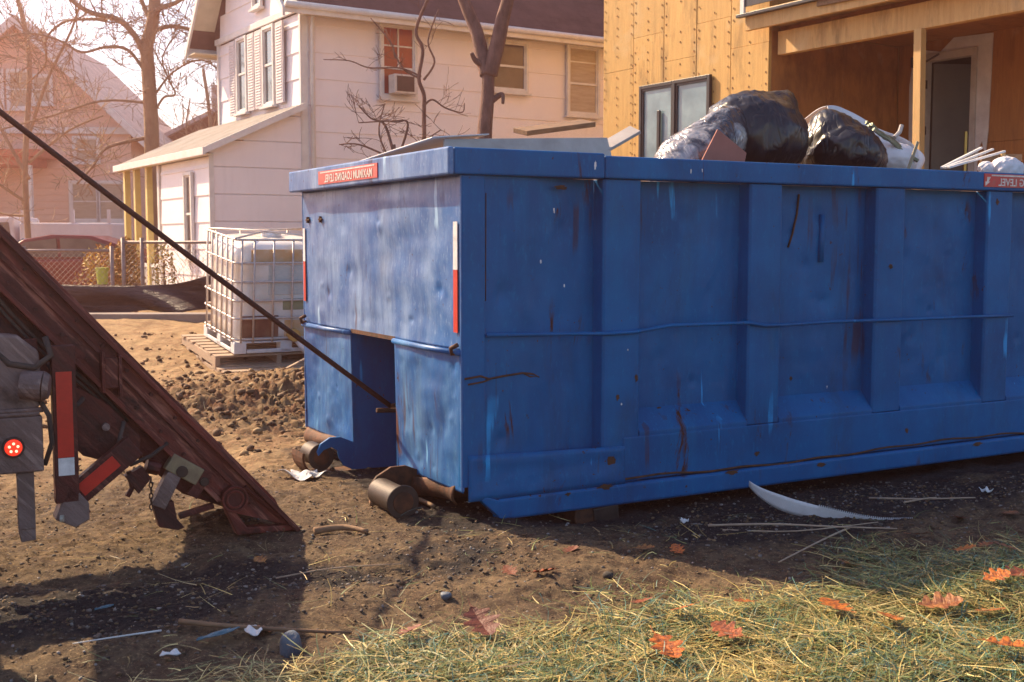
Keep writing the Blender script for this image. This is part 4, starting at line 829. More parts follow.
# ---------------------------------------------------------------- silt cloth and chain-link fence
def silt(a, b):
    x = -6.6 + 3.35 * a; y = 14.0 - .12 * math.sin(a * 5) + .13 * math.sin(a * 15 + b * 5 + 2 * math.sin(a * 7)) * (1 - b * .6) - .18 * (1 - b) ** 2
    top = 1.02 + .04 * math.sin(a * 3.1 + 2.6) + .14 * sm(.72, 1.0, a) - .05 * math.sin(a * 3.14); bot = .58 + .06 * a
    return (x, y, bot + (float(top) - bot) * b + .02 * math.sin(a * 31 + b * 7) * (1 - b))
ts = thing('silt_cloth_fence', (0, 0, 0), 0, 'low black silt cloth sagging along the far edge of the dirt yard', 'fence')
mb = MB(); mb.grid(silt, 110, 16); mb.build('silt_cloth', 'silt', ts, smooth=True, solid=.006)
for a in (.06, .33, .62, .985):
    x, y, z = silt(a, 1); mb = MB(); mb.box(x - .02, x + .02, y + .01, y + .045, .45, z + .03); mb.build('stake', 'oldwood', ts)
M['fence_metal'] = plain('weathered_fence_metal', (.30, .24, .22), (.2, .15, .14), .5, .3, 20, .1, .002)
def chainlink(x0, y0, x1, y1, z0, z1, posts, label):
    L = math.hypot(x1 - x0, y1 - y0); t = thing('chain_link_fence', (x0, y0, z0), math.degrees(math.atan2(y1 - y0, x1 - x0)), label, 'fence', 'chain-link fence runs behind the yard'); H = z1 - z0
    mb = MB(); d = .075; k = -H
    while k < L:
        for sgn in (1, -1):
            a0 = max(0, k); a1 = min(L, k + H)
            if a1 <= a0: continue
            za, zb = (a0 - k, a1 - k) if sgn == 1 else (H - (a0 - k), H - (a1 - k)); mb.tube([(a0, .004 * sgn, za), (a1, .004 * sgn, zb)], .0017, 3, cap=False)
        k += d
    o = mb.build('wire_mesh', 'fence_metal', t); tag(o, kind='stuff')
    MB().tube([(0, 0, H), (L, 0, H)], .02, 8).build('top_rail', 'fence_metal', t, smooth=True)
    for p in posts: MB().tube([(p * L, 0, -.1), (p * L, 0, H + .06)], .028, 8).build('post', 'fence_metal', t, smooth=True)
chainlink(-5.15, 15.5, -2.2, 15.5, .50, 1.45, (0.0, .085, .62, .99), 'galvanised chain-link fence run in front of the white house porch')
chainlink(-7.4, 15.5, -5.28, 15.5, .40, 1.34, (0.0, .44, .99), 'lower chain-link fence run in front of the dark car')

# ---------------------------------------------------------------- buildings
def courses(parent, mat, p0, length, z0, z1, expo, axis='x', sign=1, clip=None, name='siding_course', off=0.0, t=.022, joints=None):
    """clapboard courses as wedge-shaped boards; axis x: wall faces -y; axis y: wall faces -x.
    joints > 0 splits each course into single sheets of that length (staggered), all sharing meshes."""
    z = z0; i = 0; lib = {}
    while z < z1 - .02:
        h = min(expo, z1 - z); a0, a1 = (0, length) if clip is None else clip(z)
        if a1 - a0 < .1: z += expo; i += 1; continue
        key = (round(a0, 3), round(a1, 3), round(h, 3))
        poly = [(-t, 0), (-t + .003, -.006), (0, -.006), (0, h), (-.006, h)]
        if key not in lib:
            if axis == 'x': mb = MB().prism(poly, p0[0] + a0, p0[0] + a1, 'x')
            else: mb = MB().prism(poly, a0, a1, 'y')
            if axis == 'x': o = mb.build(name, mat, parent); o.location = (0, p0[1], z)
            else: o = mb.build(name, mat, parent); o.location = (p0[0], p0[1], z)
            lib[key] = o
        else:
            s = lib[key]; o = share(s, name, parent, (s.location.x, s.location.y, z))
        z += expo; i += 1
def window(parent, face, a0, a1, z0, z1, glass='glass', frame='trim', fw=.05, rail=.52, muntin=0, depth=.05, sill=True, vm=0, name='window', base=0, sashgap=.0, hm=(), storm=None):
    """face 'y': wall plane y=base facing -y, a = x. face 'x': wall plane x=base facing -x, a = y"""
    def bx(mb, a, b, d0, d1, zz0, zz1):
        if face == 'y': mb.box(a, b, base - d1, base - d0, zz0, zz1)
        else: mb.box(base - d1, base - d0, a, b, zz0, zz1)
    mb = MB(); e = .024
    bx(mb, a0 - fw, a0, e, e + depth, z0 - fw, z1 + fw); bx(mb, a1, a1 + fw, e, e + depth, z0 - fw, z1 + fw)
    bx(mb, a0, a1, e, e + depth, z1, z1 + fw); bx(mb, a0, a1, e, e + depth, z0 - fw, z0)
    w_ = mb.build(name, frame, parent, bevel=.004)
    gl = MB(); bx(gl, a0 - .002, a1 + .002, e - .02, e + .006, z0 - .002, z1 + .002); gl.build('pane', glass, w_)
    mb = MB(); s = .026; zm = z0 + (z1 - z0) * rail
    if rail: bx(mb, a0, a1, e + .006, e + .03, zm - .018, zm + .018)
    bx(mb, a0, a0 + s, e + .006, e + .026, z0, z1); bx(mb, a1 - s, a1, e + .006, e + .026, z0, z1); bx(mb, a0 + s, a1 - s, e + .006, e + .026, z1 - s, z1); bx(mb, a0 + s, a1 - s, e + .006, e + .026, z0, z0 + s)
    for k in range(1, vm + 1): a = a0 + (a1 - a0) * k / (vm + 1); bx(mb, a - .011, a + .011, e + .007, e + .024, (zm + .02) if rail else z0 + s, z1 - s)
    for h in hm: zz = z0 + (z1 - z0) * h; bx(mb, a0 + s, a1 - s, e + .007, e + .023, zz - .011, zz + .011)
    mb.build('sash', frame, w_)
    if sill: mb = MB(); bx(mb, a0 - fw - .04, a1 + fw + .04, e - .01, e + depth + .04, z0 - fw - .035, z0 - fw - .002); mb.build('sill', frame, w_, bevel=.003)
    return w_

# white two-storey house
HX = thing('white_house', (-3.195, 18.0, .05), 32.7, 'white sided two-storey house with dark brown roof and lean-to porch wing', 'house')
FL, GW, ET = 11.0, 3.75, 4.92
MB().box(.03, FL, .03, GW - .03, .0, ET + .06).build('wall_core', 'interior', HX)
courses(HX, 'siding', (0, .03), FL, .30, ET - .06, .40, 'x')
courses(HX, 'siding', (.03, 0), GW, .30, ET - .04, .40, 'y', t=.024)
MB().box(-.02, .0, -.01, .055, .2, ET).build('corner_board', 'trim', HX, bevel=.003); MB().box(.0, .10, -.012, .004, .2, ET).build('corner_board', 'trim', HX, bevel=.003)
MB().box(-.02, .06, GW, GW + .08, .2, ET).build('corner_board', 'trim', HX, bevel=.003)
MB().box(-.045, .0, -.012, GW + .1, ET - .03, ET + .07).build('belt_board', 'trim', HX, bevel=.004)
# gable above the belt
ap = 1.9; AZ = 7.35
def gclip(z):
    k = (AZ - .1 - z) / (AZ - ET); return (ap - (ap + .1) * k, ap + (GW - ap + .1) * k)
courses(HX, 'siding', (.03, 0), 0, ET + .075, AZ - .15, .40, 'y', clip=gclip, t=.024)
MB().prism([(-.1, ET), (GW + .1, ET), (ap, AZ - .1)], .031, .2, 'x').build('gable_core', 'siding', HX)
# roof planes
def roofslab(parent, pts, th, mat, name='roof', a=(1, 0, 0), b=(0, .8, .6)):
    lo = [(x, y, z - th) for x, y, z in pts]; o = MB().add(list(pts) + lo, [(0, 1, 2, 3), (7, 6, 5, 4), (0, 4, 5, 1), (1, 5, 6, 2), (2, 6, 7, 3), (3, 7, 4, 0)]).build(name, mat, parent); uvroof(o, a, b); return o
roofslab(HX, [(-.42, -.42, ET - .02), (FL + .3, -.42, ET - .02), (FL + .3, ap, AZ + .25), (-.42, ap, AZ + .25)], .07, 'roof_dark')
roofslab(HX, [(-.42, ap, AZ + .25), (FL + .3, ap, AZ + .25), (FL + .3, GW + .45, ET - .05), (-.42, GW + .45, ET - .05)], .07, 'roof_dark')
MB().prism([(-.42, ET - .10), (-.02, ET - .10), (-.02, ET - .085), (-.42, ET - .085)], .0, FL, 'x').build('soffit', 'soffit', HX)
MB().box(-.44, FL + .3, -.455, -.42, ET - .16, ET - .02).build('fascia', 'trim', HX, bevel=.004)
mb = MB(); mb.tube([(-.44, -.49, ET - .045), (FL + .3, -.49, ET - .045)], .05, 8); mb.build('gutter', 'trim', HX, smooth=True)
MB().box(-.44, FL, GW + .40, GW + .50, ET - .22, ET - .06).build('fascia', 'trim', HX); MB().box(-.43, FL, GW + .02, GW + .40, ET - .20, ET - .18).build('soffit', 'soffit', HX)
MB().tube([(.16, -.10, ET - .1), (.16, -.05, ET - .3), (.16, -.05, .3)], .035, 8).build('downspout', 'trim', HX, smooth=True)
for s in (0, 1):
    e = (-.45, ET - .10) if s == 0 else (GW + .48, ET - .13); A_ = (ap, AZ + .18)
    mb = MB(); mb.prism([(e[0], e[1] - .12), (e[0], e[1]), (A_[0], A_[1]), (A_[0], A_[1] - .16)], -.47, -.43, 'x'); mb.build('rake_board', 'trim', HX)
    mb = MB(); mb.prism([(e[0], e[1] - .02), (e[0], e[1] + .005), (A_[0], A_[1] - .01), (A_[0], A_[1] - .035)], -.43, -.02, 'x'); mb.build('rake_soffit', 'soffit', HX)
for (b0, b1) in ((1.03, 1.43), (2.26, 2.66)):
    window(HX, 'x', b0, b1, 3.63, 4.80, 'glass_sky' if b0 < 2 else 'glass_sky', hm=())
for b0 in (.60, 1.52, 1.86, 2.76):
    sh_ = MB().box(-.065, -.03, b0, b0 + .30, 3.58, 4.84).build('shutter', 'shutter', HX, bevel=.004)
    mb = MB()
    for k in range(26): mb.box(-.071, -.063, b0 + .04, b0 + .26, 3.64 + k * .0445, 3.665 + k * .0445, rot=(0, 14, 0))
    mb.build('louvre', 'shutter', sh_)
window(HX, 'x', 1.55, 1.85, 5.25, 5.9, 'glass_sky', vm=0)
M['glass_flare'] = plain('dark_pane_flare_red', (.34, .06, .045), (.22, .035, .03), .2, 0, 3, .05)  # dark pane, red lens flare put into its colour
w1 = window(HX, 'y', 1.345, 1.905, 3.72, 4.80, 'glass_flare', vm=1, rail=.40, hm=(.72,))
ac = thing('air_conditioner', (0, 0, 0), 0, 'white window air conditioner sticking out below the raised sash', 'appliance'); ac.location = (-3.195, 18.0, .05); ac.rotation_euler = (0, 0, R(32.7))
MB().box(1.42, 1.84, -.30, -.09, 3.735, 4.03).build('casing', 'ac', ac, bevel=.012); MB().box(1.465, 1.77, -.308, -.301, 3.765, 4.0).build('grille', 'ac_dark', ac)
window(HX, 'y', 3.34, 4.04, 3.97, 4.74, 'glass', rail=.5); window(HX, 'y', 4.95, 5.56, 3.66, 4.79, 'curtain', rail=.45, hm=(.78,))
window(HX, 'y', 7.4, 8.1, 3.66, 4.79, 'glass', rail=.5)
window(HX, 'y', 2.2, 2.9, 1.0, 2.3, 'glass', rail=.5)
# lean-to wing
LU = -1.46
MB().prism([(LU + .03, .1), (-.02, .1), (-.02, 3.35), (LU + .03, 2.66)], .03, 2.52, 'y').build('wing_core', 'siding', HX)
def lclip_unused(z):
    if z < 2.45: return (LU, -.02)
    return (LU + (z + .36 - 2.70) / (3.43 - 2.70) * (-LU - .02), -.02)
def wtop(u): return 2.76 + (u - LU) / (-.02 - LU) * (3.42 - 2.76)
for k in range(9):
    z0, z1 = .115 + .40 * k, .10 + .40 * (k + 1); u0 = max(LU, LU + (z0 - 2.76) / .66 * (-.02 - LU)); tl = wtop(LU)
    if u0 > -.1: continue
    if z1 <= tl: poly = [(LU, z0), (-.02, z0), (-.02, z1), (LU, z1)]
    else:
        uu = LU + (z1 - 2.76) / .66 * (-.02 - LU)
        if z0 >= tl: poly = [(u0, z0), (-.02, z0)]
        else: poly = [(LU, z0), (-.02, z0)]
        if uu < -.02: poly += [(-.02, z1), (uu, z1)]
        else: poly += [(-.02, wtop(-.02))]
        if z0 < tl: poly += [(LU, tl)]
    MB().prism(poly, .004 + .0, .0295, 'y').build('siding_course', 'siding', HX, bevel=.004, seg=1)
courses(HX, 'siding', (LU + .03, 0), 2.52, .10, 2.55, .40, 'y')
MB().box(LU - .012, LU + .06, -.02, .004, .1, 2.70).build('corner_board', 'trim', HX, bevel=.003)
roofslab(HX, [(-.03, -.16, 3.49), (-.03, 4.9, 3.49), (LU - .12, 4.9, 2.77), (LU - .12, -.16, 2.77)], .045, 'roof_grey', 'wing_roof', (0, 1, 0), (.85, 0, .5))
MB().add([(-.03, -.20, 3.50), (LU - .12, -.20, 2.78), (LU - .12, -.20, 2.68), (-.03, -.20, 3.40), (-.03, -.163, 3.50), (LU - .12, -.163, 2.78), (LU - .12, -.163, 2.68), (-.03, -.163, 3.40)], [(0, 1, 2, 3), (7, 6, 5, 4), (0, 4, 5, 1), (1, 5, 6, 2), (2, 6, 7, 3), (3, 7, 4, 0)]).build('wing_fascia', 'trim', HX)
MB().box(LU - .16, LU - .12, -.2, 4.9, 2.66, 2.77).build('wing_eave_board', 'trim', HX, bevel=.004)
MB().box(LU - .12, LU - .012, -.16, 4.9, 2.665, 2.68).build('wing_soffit', 'soffit', HX)
window(HX, 'x', .82, 1.12, 1.2, 2.42, 'glass', base=LU + .03)
for v in (2.60, 3.30, 4.05, 4.72):
    MB().box(LU - .0, LU + .10, v, v + .11, .0, 2.70).build('porch_post', plain('trim_with_sun_yellow', (.72, .58, .22), (.62, .48, .16), .5, 0, 5, .1, .002) if v > 2.7 and 'py' not in M else 'trim', HX, bevel=.004)  # farther posts: yellow sunlight put into the trim colour
mb = MB(); mb.box(LU + .02, LU + .07, 2.7, 5.15, .98, 1.04); mb.box(LU + .02, LU + .07, 2.7, 5.15, .30, .35)
for k in range(22): mb.box(LU + .03, LU + .06, 2.78 + k * .11, 2.81 + k * .11, .35, .98)
mb.build('porch_railing', 'trim', HX); MB().box(LU + .9, LU + .95, 2.52, 5.3, .0, 2.9).build('porch_back_wall', 'brown_wall', HX); MB().box(LU, 0, 2.53, 5.3, -.1, .12).build('porch_floor', 'oldwood', HX)

# plywood-sheathed house under construction
PX = thing('plywood_house', (2.933, 13.5, 0), 33, 'unfinished house sheathed in bare plywood with recessed porch and balcony', 'house')
MB().box(.03, 8, .03, 3.08, 0, 7).build('wall_core', 'lumber', PX)
def nailrow(parent, pts):
    mb = MB()
    for (x, y, z) in pts: mb.box(x - .004, x, y - .007, y + .007, z - .011, z + .011)
    return mb.build('nail_line', 'nail', parent)
panel_v = [(0.0, .62), (.624, 1.22), (1.224, 1.83), (1.834, 2.44), (2.444, 3.09)]
rr = random.Random(11)
for k, (a, b) in enumerate(panel_v):
    for (z0, z1) in ((0, 1.32), (1.323, 2.53), (2.533, 4.1 if k % 2 else 3.72), (4.103 if k % 2 else 3.723, 6.2)):
        d = rr.uniform(0, .006); MB().box(-.012 - d, .029, a + .002, b - .002, z0, z1).build('plywood_panel', 'ply', PX, bevel=.003, seg=1)
    pts = [(-.019, v, z + rr.uniform(-.02, .02)) for v in (a + .04, (a + b) / 2 + rr.uniform(-.02, .02), b - .04) for z in np.arange(.4, 6.1, .13) if rr.random() > .22]
    o = nailrow(PX, pts); tag(o, kind='stuff')
window(PX, 'x', 1.62, 2.22, 2.0, 3.42, 'glass_blue', 'frame_black', fw=.045, rail=0, sill=False, depth=.04)
window(PX, 'x', .97, 1.56, 2.0, 3.42, 'glass_blue', 'frame_black', fw=.045, rail=0, sill=False, depth=.045)
MB().box(-.075, -.045, 1.84, 1.89, 2.55, 3.12).build('window_handle', 'frame_black', PX, bevel=.004)
# porch: side wall (faces camera), back wall, ceiling, floor
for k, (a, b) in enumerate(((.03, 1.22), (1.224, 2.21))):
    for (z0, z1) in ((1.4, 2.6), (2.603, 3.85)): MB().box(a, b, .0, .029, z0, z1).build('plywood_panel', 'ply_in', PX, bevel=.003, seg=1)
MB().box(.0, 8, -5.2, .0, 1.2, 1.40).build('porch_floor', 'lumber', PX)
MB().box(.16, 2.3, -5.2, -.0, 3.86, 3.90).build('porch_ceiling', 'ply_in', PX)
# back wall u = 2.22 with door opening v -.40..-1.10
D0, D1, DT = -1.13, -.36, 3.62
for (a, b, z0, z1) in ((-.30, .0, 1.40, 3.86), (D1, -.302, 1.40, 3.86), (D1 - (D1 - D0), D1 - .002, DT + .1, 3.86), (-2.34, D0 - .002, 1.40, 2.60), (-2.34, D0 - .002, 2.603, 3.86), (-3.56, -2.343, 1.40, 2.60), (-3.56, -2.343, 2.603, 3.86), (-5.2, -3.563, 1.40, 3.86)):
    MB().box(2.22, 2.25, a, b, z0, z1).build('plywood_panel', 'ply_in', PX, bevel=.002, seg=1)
# torn house wrap round the door
wr = [(-.20, 2.35), (-.18, 3.35), (-.24, 3.80), (-.62, 3.72), (-.80, 3.86), (-1.32, 3.84), (-1.30, 2.75), (-1.27, 2.45), (-1.22, 2.62), (-1.17, 2.5), (-1.14, 1.45), (-1.128, 1.45), (-1.128, 3.63), (-.362, 3.63), (-.362, 1.45), (-.30, 1.5), (-.28, 2.2)]
MB().prism(wr, 2.205, 2.217, 'x').build('torn_house_wrap', 'wrap', PX)
fr = MB(); fr.box(2.18, 2.30, D0, D0 + .07, 1.42, DT); fr.box(2.18, 2.30, D1 - .07, D1, 1.42, DT); fr.box(2.18, 2.30, D0, D1, DT, DT + .09); df = fr.build('door_frame', 'drywall', PX, bevel=.004)
dr = MB().box(0, .045, -.50, 0, 1.43, DT - .01, rot=(0, 0, 62), piv=(0, 0, 0)).build('door', 'door', PX, bevel=.004); dr.location = (2.33, D1 - .075, 0)
MB().box(.0, .02, -.47, -.44, 2.2, 2.7, rot=(0, 0, 62), piv=(0, 0, 0)).build('door_handle', 'brass', dr).location = (-.03, 0, .1)
mb = MB()
for z in (1.9, 2.75, 3.3): mb.box(2.17, 2.20, D1 - .09, D1 - .06, z, z + .10)
mb.build('hinge', 'frame_black', df)
mb = MB(); mb.tube([(2.1, -.30, 3.58), (2.1, -.36, 3.56), (2.12, -.66, 3.68)], .012, 6); mb.tube([(2.1, -.31, 3.56), (2.1, -.31, 3.68)], .03, 8); mb.build('porch_light_fixture', 'frame_black', PX)
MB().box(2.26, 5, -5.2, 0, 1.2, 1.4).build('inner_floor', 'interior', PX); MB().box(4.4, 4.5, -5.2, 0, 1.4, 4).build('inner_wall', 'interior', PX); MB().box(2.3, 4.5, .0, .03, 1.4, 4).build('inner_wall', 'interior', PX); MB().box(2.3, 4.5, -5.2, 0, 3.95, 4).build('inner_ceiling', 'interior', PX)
# beams, fascia, post, balcony
MB().box(.06, .16, -5.2, -.06, 3.57, 3.83).build('beam', 'lumber', PX, bevel=.004)
MB().box(-.20, -.15, -5.2, .20, 3.85, 4.06).build('fascia_board', 'lumber', PX, bevel=.004); MB().box(-.148, .9, -5.2, -.0, 3.90, 4.03).build('deck_joist_box', 'lumber', PX, bevel=.004)
MB().box(-.27, -.205, -5.2, .28, 4.00, 4.035).build('deck_edge', 'frame_black', PX, bevel=.003)
MB().box(-.235, -.207, -2.2, -.9, 3.93, 3.995, rot=(1.0, 0, 0)).build('loose_batten', 'oldwood', PX)
MB().box(.02, .10, -2.04, -1.95, 1.40, 3.57, rot=(-1.0, 0, 0), piv=(.06, -2.0, 3.57)).build('post', 'lumber', PX, bevel=.004)
MB().box(-.21, -.19, -5.2, .20, 4.12, 5.0).build('railing_panel', 'frame_black', PX); MB().box(-.225, -.19, .202, .26, 4.04, 5.0).build('railing_post', 'trim', PX)
MB().box(.0, 8, -5.2, .02, 5.2, 7).build('upper_wall', 'ply', PX)
MB().box(-.3, 8.2, -5.4, 3.3, 7.0, 7.3).build('roof', 'roof_dark', PX)

# far tan house
TX = thing('tan_house', (-14.9, 36, .0), 4, 'tan gabled house behind bare branches at the left', 'house')
MB().prism([(-6.2, 0), (3.2, 0), (3.2, 5.0), (0, 8.0), (-6.2, 3.0)], .03, 9, 'y').build('wall_core', 'tan_siding', TX)
def tclip(z):
    r_ = 3.2 if z < 4.9 else (8.0 - z - .2) * 3.2 / 3.0; l_ = -6.2 if z < 3 else -(8.0 - z - .2) * 6.2 / 5.0
    return (l_, max(r_, l_))
courses(TX, 'tan_siding', (0, .03), 0, .1, 7.75, .20, 'x', clip=tclip, t=.03)
sl = 3.0 / 3.2
roofslab(TX, [(3.75, -.5, 4.55), (3.75, 9.2, 4.55), (0, 9.2, 8.22), (0, -.5, 8.22)], .16, 'roof_tan', 'roof', (0, 1, 0), (-.8, 0, .6)); roofslab(TX, [(0, -.5, 8.22), (0, 9.2, 8.22), (-6.6, 9.2, 2.75), (-6.6, -.5, 2.75)], .16, 'roof_tan', 'roof', (0, 1, 0), (.8, 0, .6))
for a, b in (((0, 8.22), (3.75, 4.55)), ((0, 8.22), (-6.6, 2.75))):
    MB().prism([(a[0], a[1]), (b[0], b[1]), (b[0], b[1] - .26), (a[0], a[1] - .30)], -.56, -.502, 'y').build('rake_board', 'trim', TX)
MB().box(-3.2, 3.2, -.12, .0, 4.75, 4.95).build('belt_board', 'trim', TX)
for a0, a1, z0, z1, nm in ((1.40, 2.15, 2.15, 3.25, 0), (2.22, 2.95, 2.15, 3.25, 0), (-1.3, -.6, 5.55, 6.6, 0), (.35, .85, 5.7, 6.45, 0), (-.35, .2, 5.55, 6.6, 0), (1.55, 2.2, 3.95, 4.6, 0)):
    window(TX, 'y', a0, a1, z0, z1, 'curtain', fw=.09, rail=.5, depth=.06)
pr_ = MB().box(-1.6, .70, -1.6, -.1, 3.7, 3.95).build('porch_roof', 'brick', TX); MB().box(-5.6, 1.0, -1.8, -.05, 3.95, 4.15).build('porch_roof_cap', 'brick', TX)
for x in (-1.55, .55): MB().box(x, x + .16, -1.6, -1.44, .3, 3.7).build('porch_post', 'trim', TX)
MB().box(-5.2, -.9, -.14, .0, 1.2, 3.6).build('dark_lower_wall', 'brick', TX)

# brown house further back
BX = thing('brown_house', (-12.0, 42, 0), 10, 'brown shingled house with grey roof behind the large bare tree', 'house')
MB().prism([(-2.2, 0), (5.6, 0), (5.6, 4.4), (1.7, 6.2), (-2.2, 4.2)], 0, 7, 'y').build('wall', 'brown_wall', BX)
roofslab(BX, [(1.7, -.4, 6.35), (1.7, 7.4, 6.35), (-2.7, 7.4, 4.0), (-2.7, -.4, 4.0)], .15, 'roof_tan', 'roof', (0, 1, 0), (.9, 0, .4)); roofslab(BX, [(1.7, -.4, 6.35), (6.1, -.4, 4.1), (6.1, 7.4, 4.1), (1.7, 7.4, 6.35)], .15, 'roof_tan', 'roof', (0, 1, 0), (.9, 0, -.4))
MB().box(1.2, 1.75, 1.2, 1.8, 5.4, 7.2).build('chimney', 'drywall', BX); window(BX, 'y', .4, 1.2, 2.9, 4.1, 'glass', fw=.08); window(BX, 'y', 2.6, 3.4, 2.9, 4.1, 'glass', fw=.08)

# ---------------------------------------------------------------- vehicles behind
def loft(secs):
    """secs: list of (x, [(y,z)...]) with equal counts"""
    mb = MB(); vs = []; n = len(secs[0][1])
    for x, p in secs: vs += [(x, y, z) for y, z in p]
    fs = [(i * n + k, i * n + k + 1, (i + 1) * n + k + 1, (i + 1) * n + k) for i in range(len(secs) - 1) for k in range(n - 1)]
    fs += [tuple(range(n))[::-1], tuple(range((len(secs) - 1) * n, len(secs) * n))]; mb.add(vs, fs); return mb
car = thing('parked_car', (-11.5, 23.6, .15), 3, 'dark red brown parked car with sloping roof behind the chain-link fence', 'car')
prof = [(-.2, .55, .75), (.0, .45, .85), (.9, .36, .95), (1.15, .34, 1.0)]
side = [(0, .35), (0.02, .72), (.25, .86), (.95, .95), (1.55, 1.36), (2.1, 1.46), (2.9, 1.44), (3.5, 1.25), (3.95, 1.0), (4.35, .93), (4.45, .60), (4.42, .32)]
bm_ = MB()
def carsec(y, k, shr): return [(x * (1 if k else 1), y, z if z < .96 else .96 + (z - .96) * shr) for x, z in side]
body = [(.0, 1.0), (.10, 1.0), (1.60, 1.0), (1.70, 1.0)]
mb = MB(); low = [(0, .35), (.02, .72), (.25, .86), (.95, .95), (3.95, 1.0), (4.35, .93), (4.45, .60), (4.42, .32)]
mb.prism(low, 0, 1.7, 'y'); mb.build('body', 'carpaint', car, bevel=.06, seg=4)
mb = MB(); cab_lo = [(.95, .94), (1.55, 1.36), (2.1, 1.46), (2.9, 1.44), (3.5, 1.25), (3.95, .99)]
n = len(cab_lo); vs = [(x, .04 + (.16 * (z - .94) / .5), z) for x, z in cab_lo] + [(x, 1.66 - (.16 * (z - .94) / .5), z) for x, z in cab_lo]
mb.add(vs, [tuple(range(n))[::-1], tuple(range(n, 2 * n))] + [(i, (i + 1) % n, n + (i + 1) % n, n + i) for i in range(n)]); mb.build('cabin', 'carpaint', car, bevel=.03, seg=3)
MB().prism([(1.25, 1.0), (1.62, 1.30), (2.25, 1.38), (2.28, 1.0)], .03, .10, 'y').build('side_window', 'glass', car); MB().prism([(2.36, 1.0), (2.33, 1.38), (2.9, 1.37), (3.4, 1.2), (3.7, 1.02)], .03, .10, 'y').build('side_window', 'glass', car)
MB().add([(1.0, .12, .98), (1.0, 1.58, .98), (1.54, 1.50, 1.37), (1.54, .20, 1.37)], [(0, 1, 2, 3)]).build('windscreen', 'glass_sky', car, solid=.02)
for x in (.85, 3.55):
    for y in (-.02, 1.52): ty = MB().tube([(x, y, .3), (x, y + .2, .3)], .31, 24).build('tyre', 'rubber', car, bevel=.02); MB().tube([(x, y - .012, .3), (x, y + .02, .3)], .19, 16).build('rim', 'galv', ty)
for y in (.15, 1.3): MB().box(4.40, 4.47, y, y + .28, .66, .80).build('tail_light', 'red_tape', car, bevel=.01)
pk = thing('white_pickup', (-15.5, 29.5, .1), 2, 'white pickup truck with rack uprights behind the dark car', 'truck')
MB().box(3.05, 5.35, 0, 1.9, 1.0, 1.84).build('cargo_bed', 'whitepaint', pk, bevel=.04); MB().prism([(.4, .6), (.4, 1.45), (1.2, 1.50), (1.6, 1.98), (2.9, 2.0), (3.0, .6)], 0, 1.9, 'y').build('cab', 'whitepaint', pk, bevel=.08, seg=3)
MB().prism([(1.7, 1.45), (1.85, 1.84), (2.8, 1.86), (2.85, 1.45)], -.01, .03, 'y').build('cab_window', 'glass', pk); MB().box(.5, 5.3, .2, 1.7, .5, 1.0).build('underbody', 'rubber', pk)
for x in (3.1, 4.35, 5.25):
    MB().box(x, x + .07, .02, .10, 1.84, 2.18).build('rack_upright', 'whitepaint', pk)
for x in (1.0, 4.3):
    for y in (-.02, 1.7): ty = MB().tube([(x, y, .4), (x, y + .22, .4)], .40, 24).build('tyre', 'rubber', pk); MB().tube([(x, y - .012, .4), (x, y + .02, .4)], .22, 16).build('rim', 'galv', ty)

# ---------------------------------------------------------------- trees
def twigs(mb, p, d, L, r, depth, rnd, up=.15, n=5, minr=.004, spread=.7):
    pts = [p]; rs = [r]; steps = 5; q = Vector(p); dd = Vector(d).normalized()
    for k in range(steps):
        dd = (dd + Vector((rnd.uniform(-1, 1), rnd.uniform(-1, 1), rnd.uniform(-1, 1) + up)) * .22).normalized(); q = q + dd * L / steps; pts.append(q.copy()); rs.append(max(r * (1 - .75 * (k + 1) / steps), minr))
    mb.tube(pts, rs, 5 if r > .02 else 3, cap=False)
    if depth <= 0: return
    for k in range(n):
        i = rnd.randint(1, steps); dv = (dd + Vector((rnd.uniform(-1, 1), rnd.uniform(-1, 1), rnd.uniform(-.7, 1))) * spread * 1.3).normalized()
        twigs(mb, pts[i], dv, L * rnd.uniform(.45, .7), max(rs[i] * .7, minr), depth - 1, rnd, up, n, minr, spread)
def smoothpts(pts, k=5):
    P = [Vector(p) for p in pts]; out = []
    for i in range(len(P) - 1):
        p0 = P[max(i - 1, 0)]; p1 = P[i]; p2 = P[i + 1]; p3 = P[min(i + 2, len(P) - 1)]
        for j in range(k):
            t = j / k; out.append(.5 * ((2 * p1) + (p2 - p0) * t + (2 * p0 - 5 * p1 + 4 * p2 - p3) * t * t + (3 * p1 - p0 - 3 * p2 + p3) * t ** 3))
    out.append(P[-1]); return out
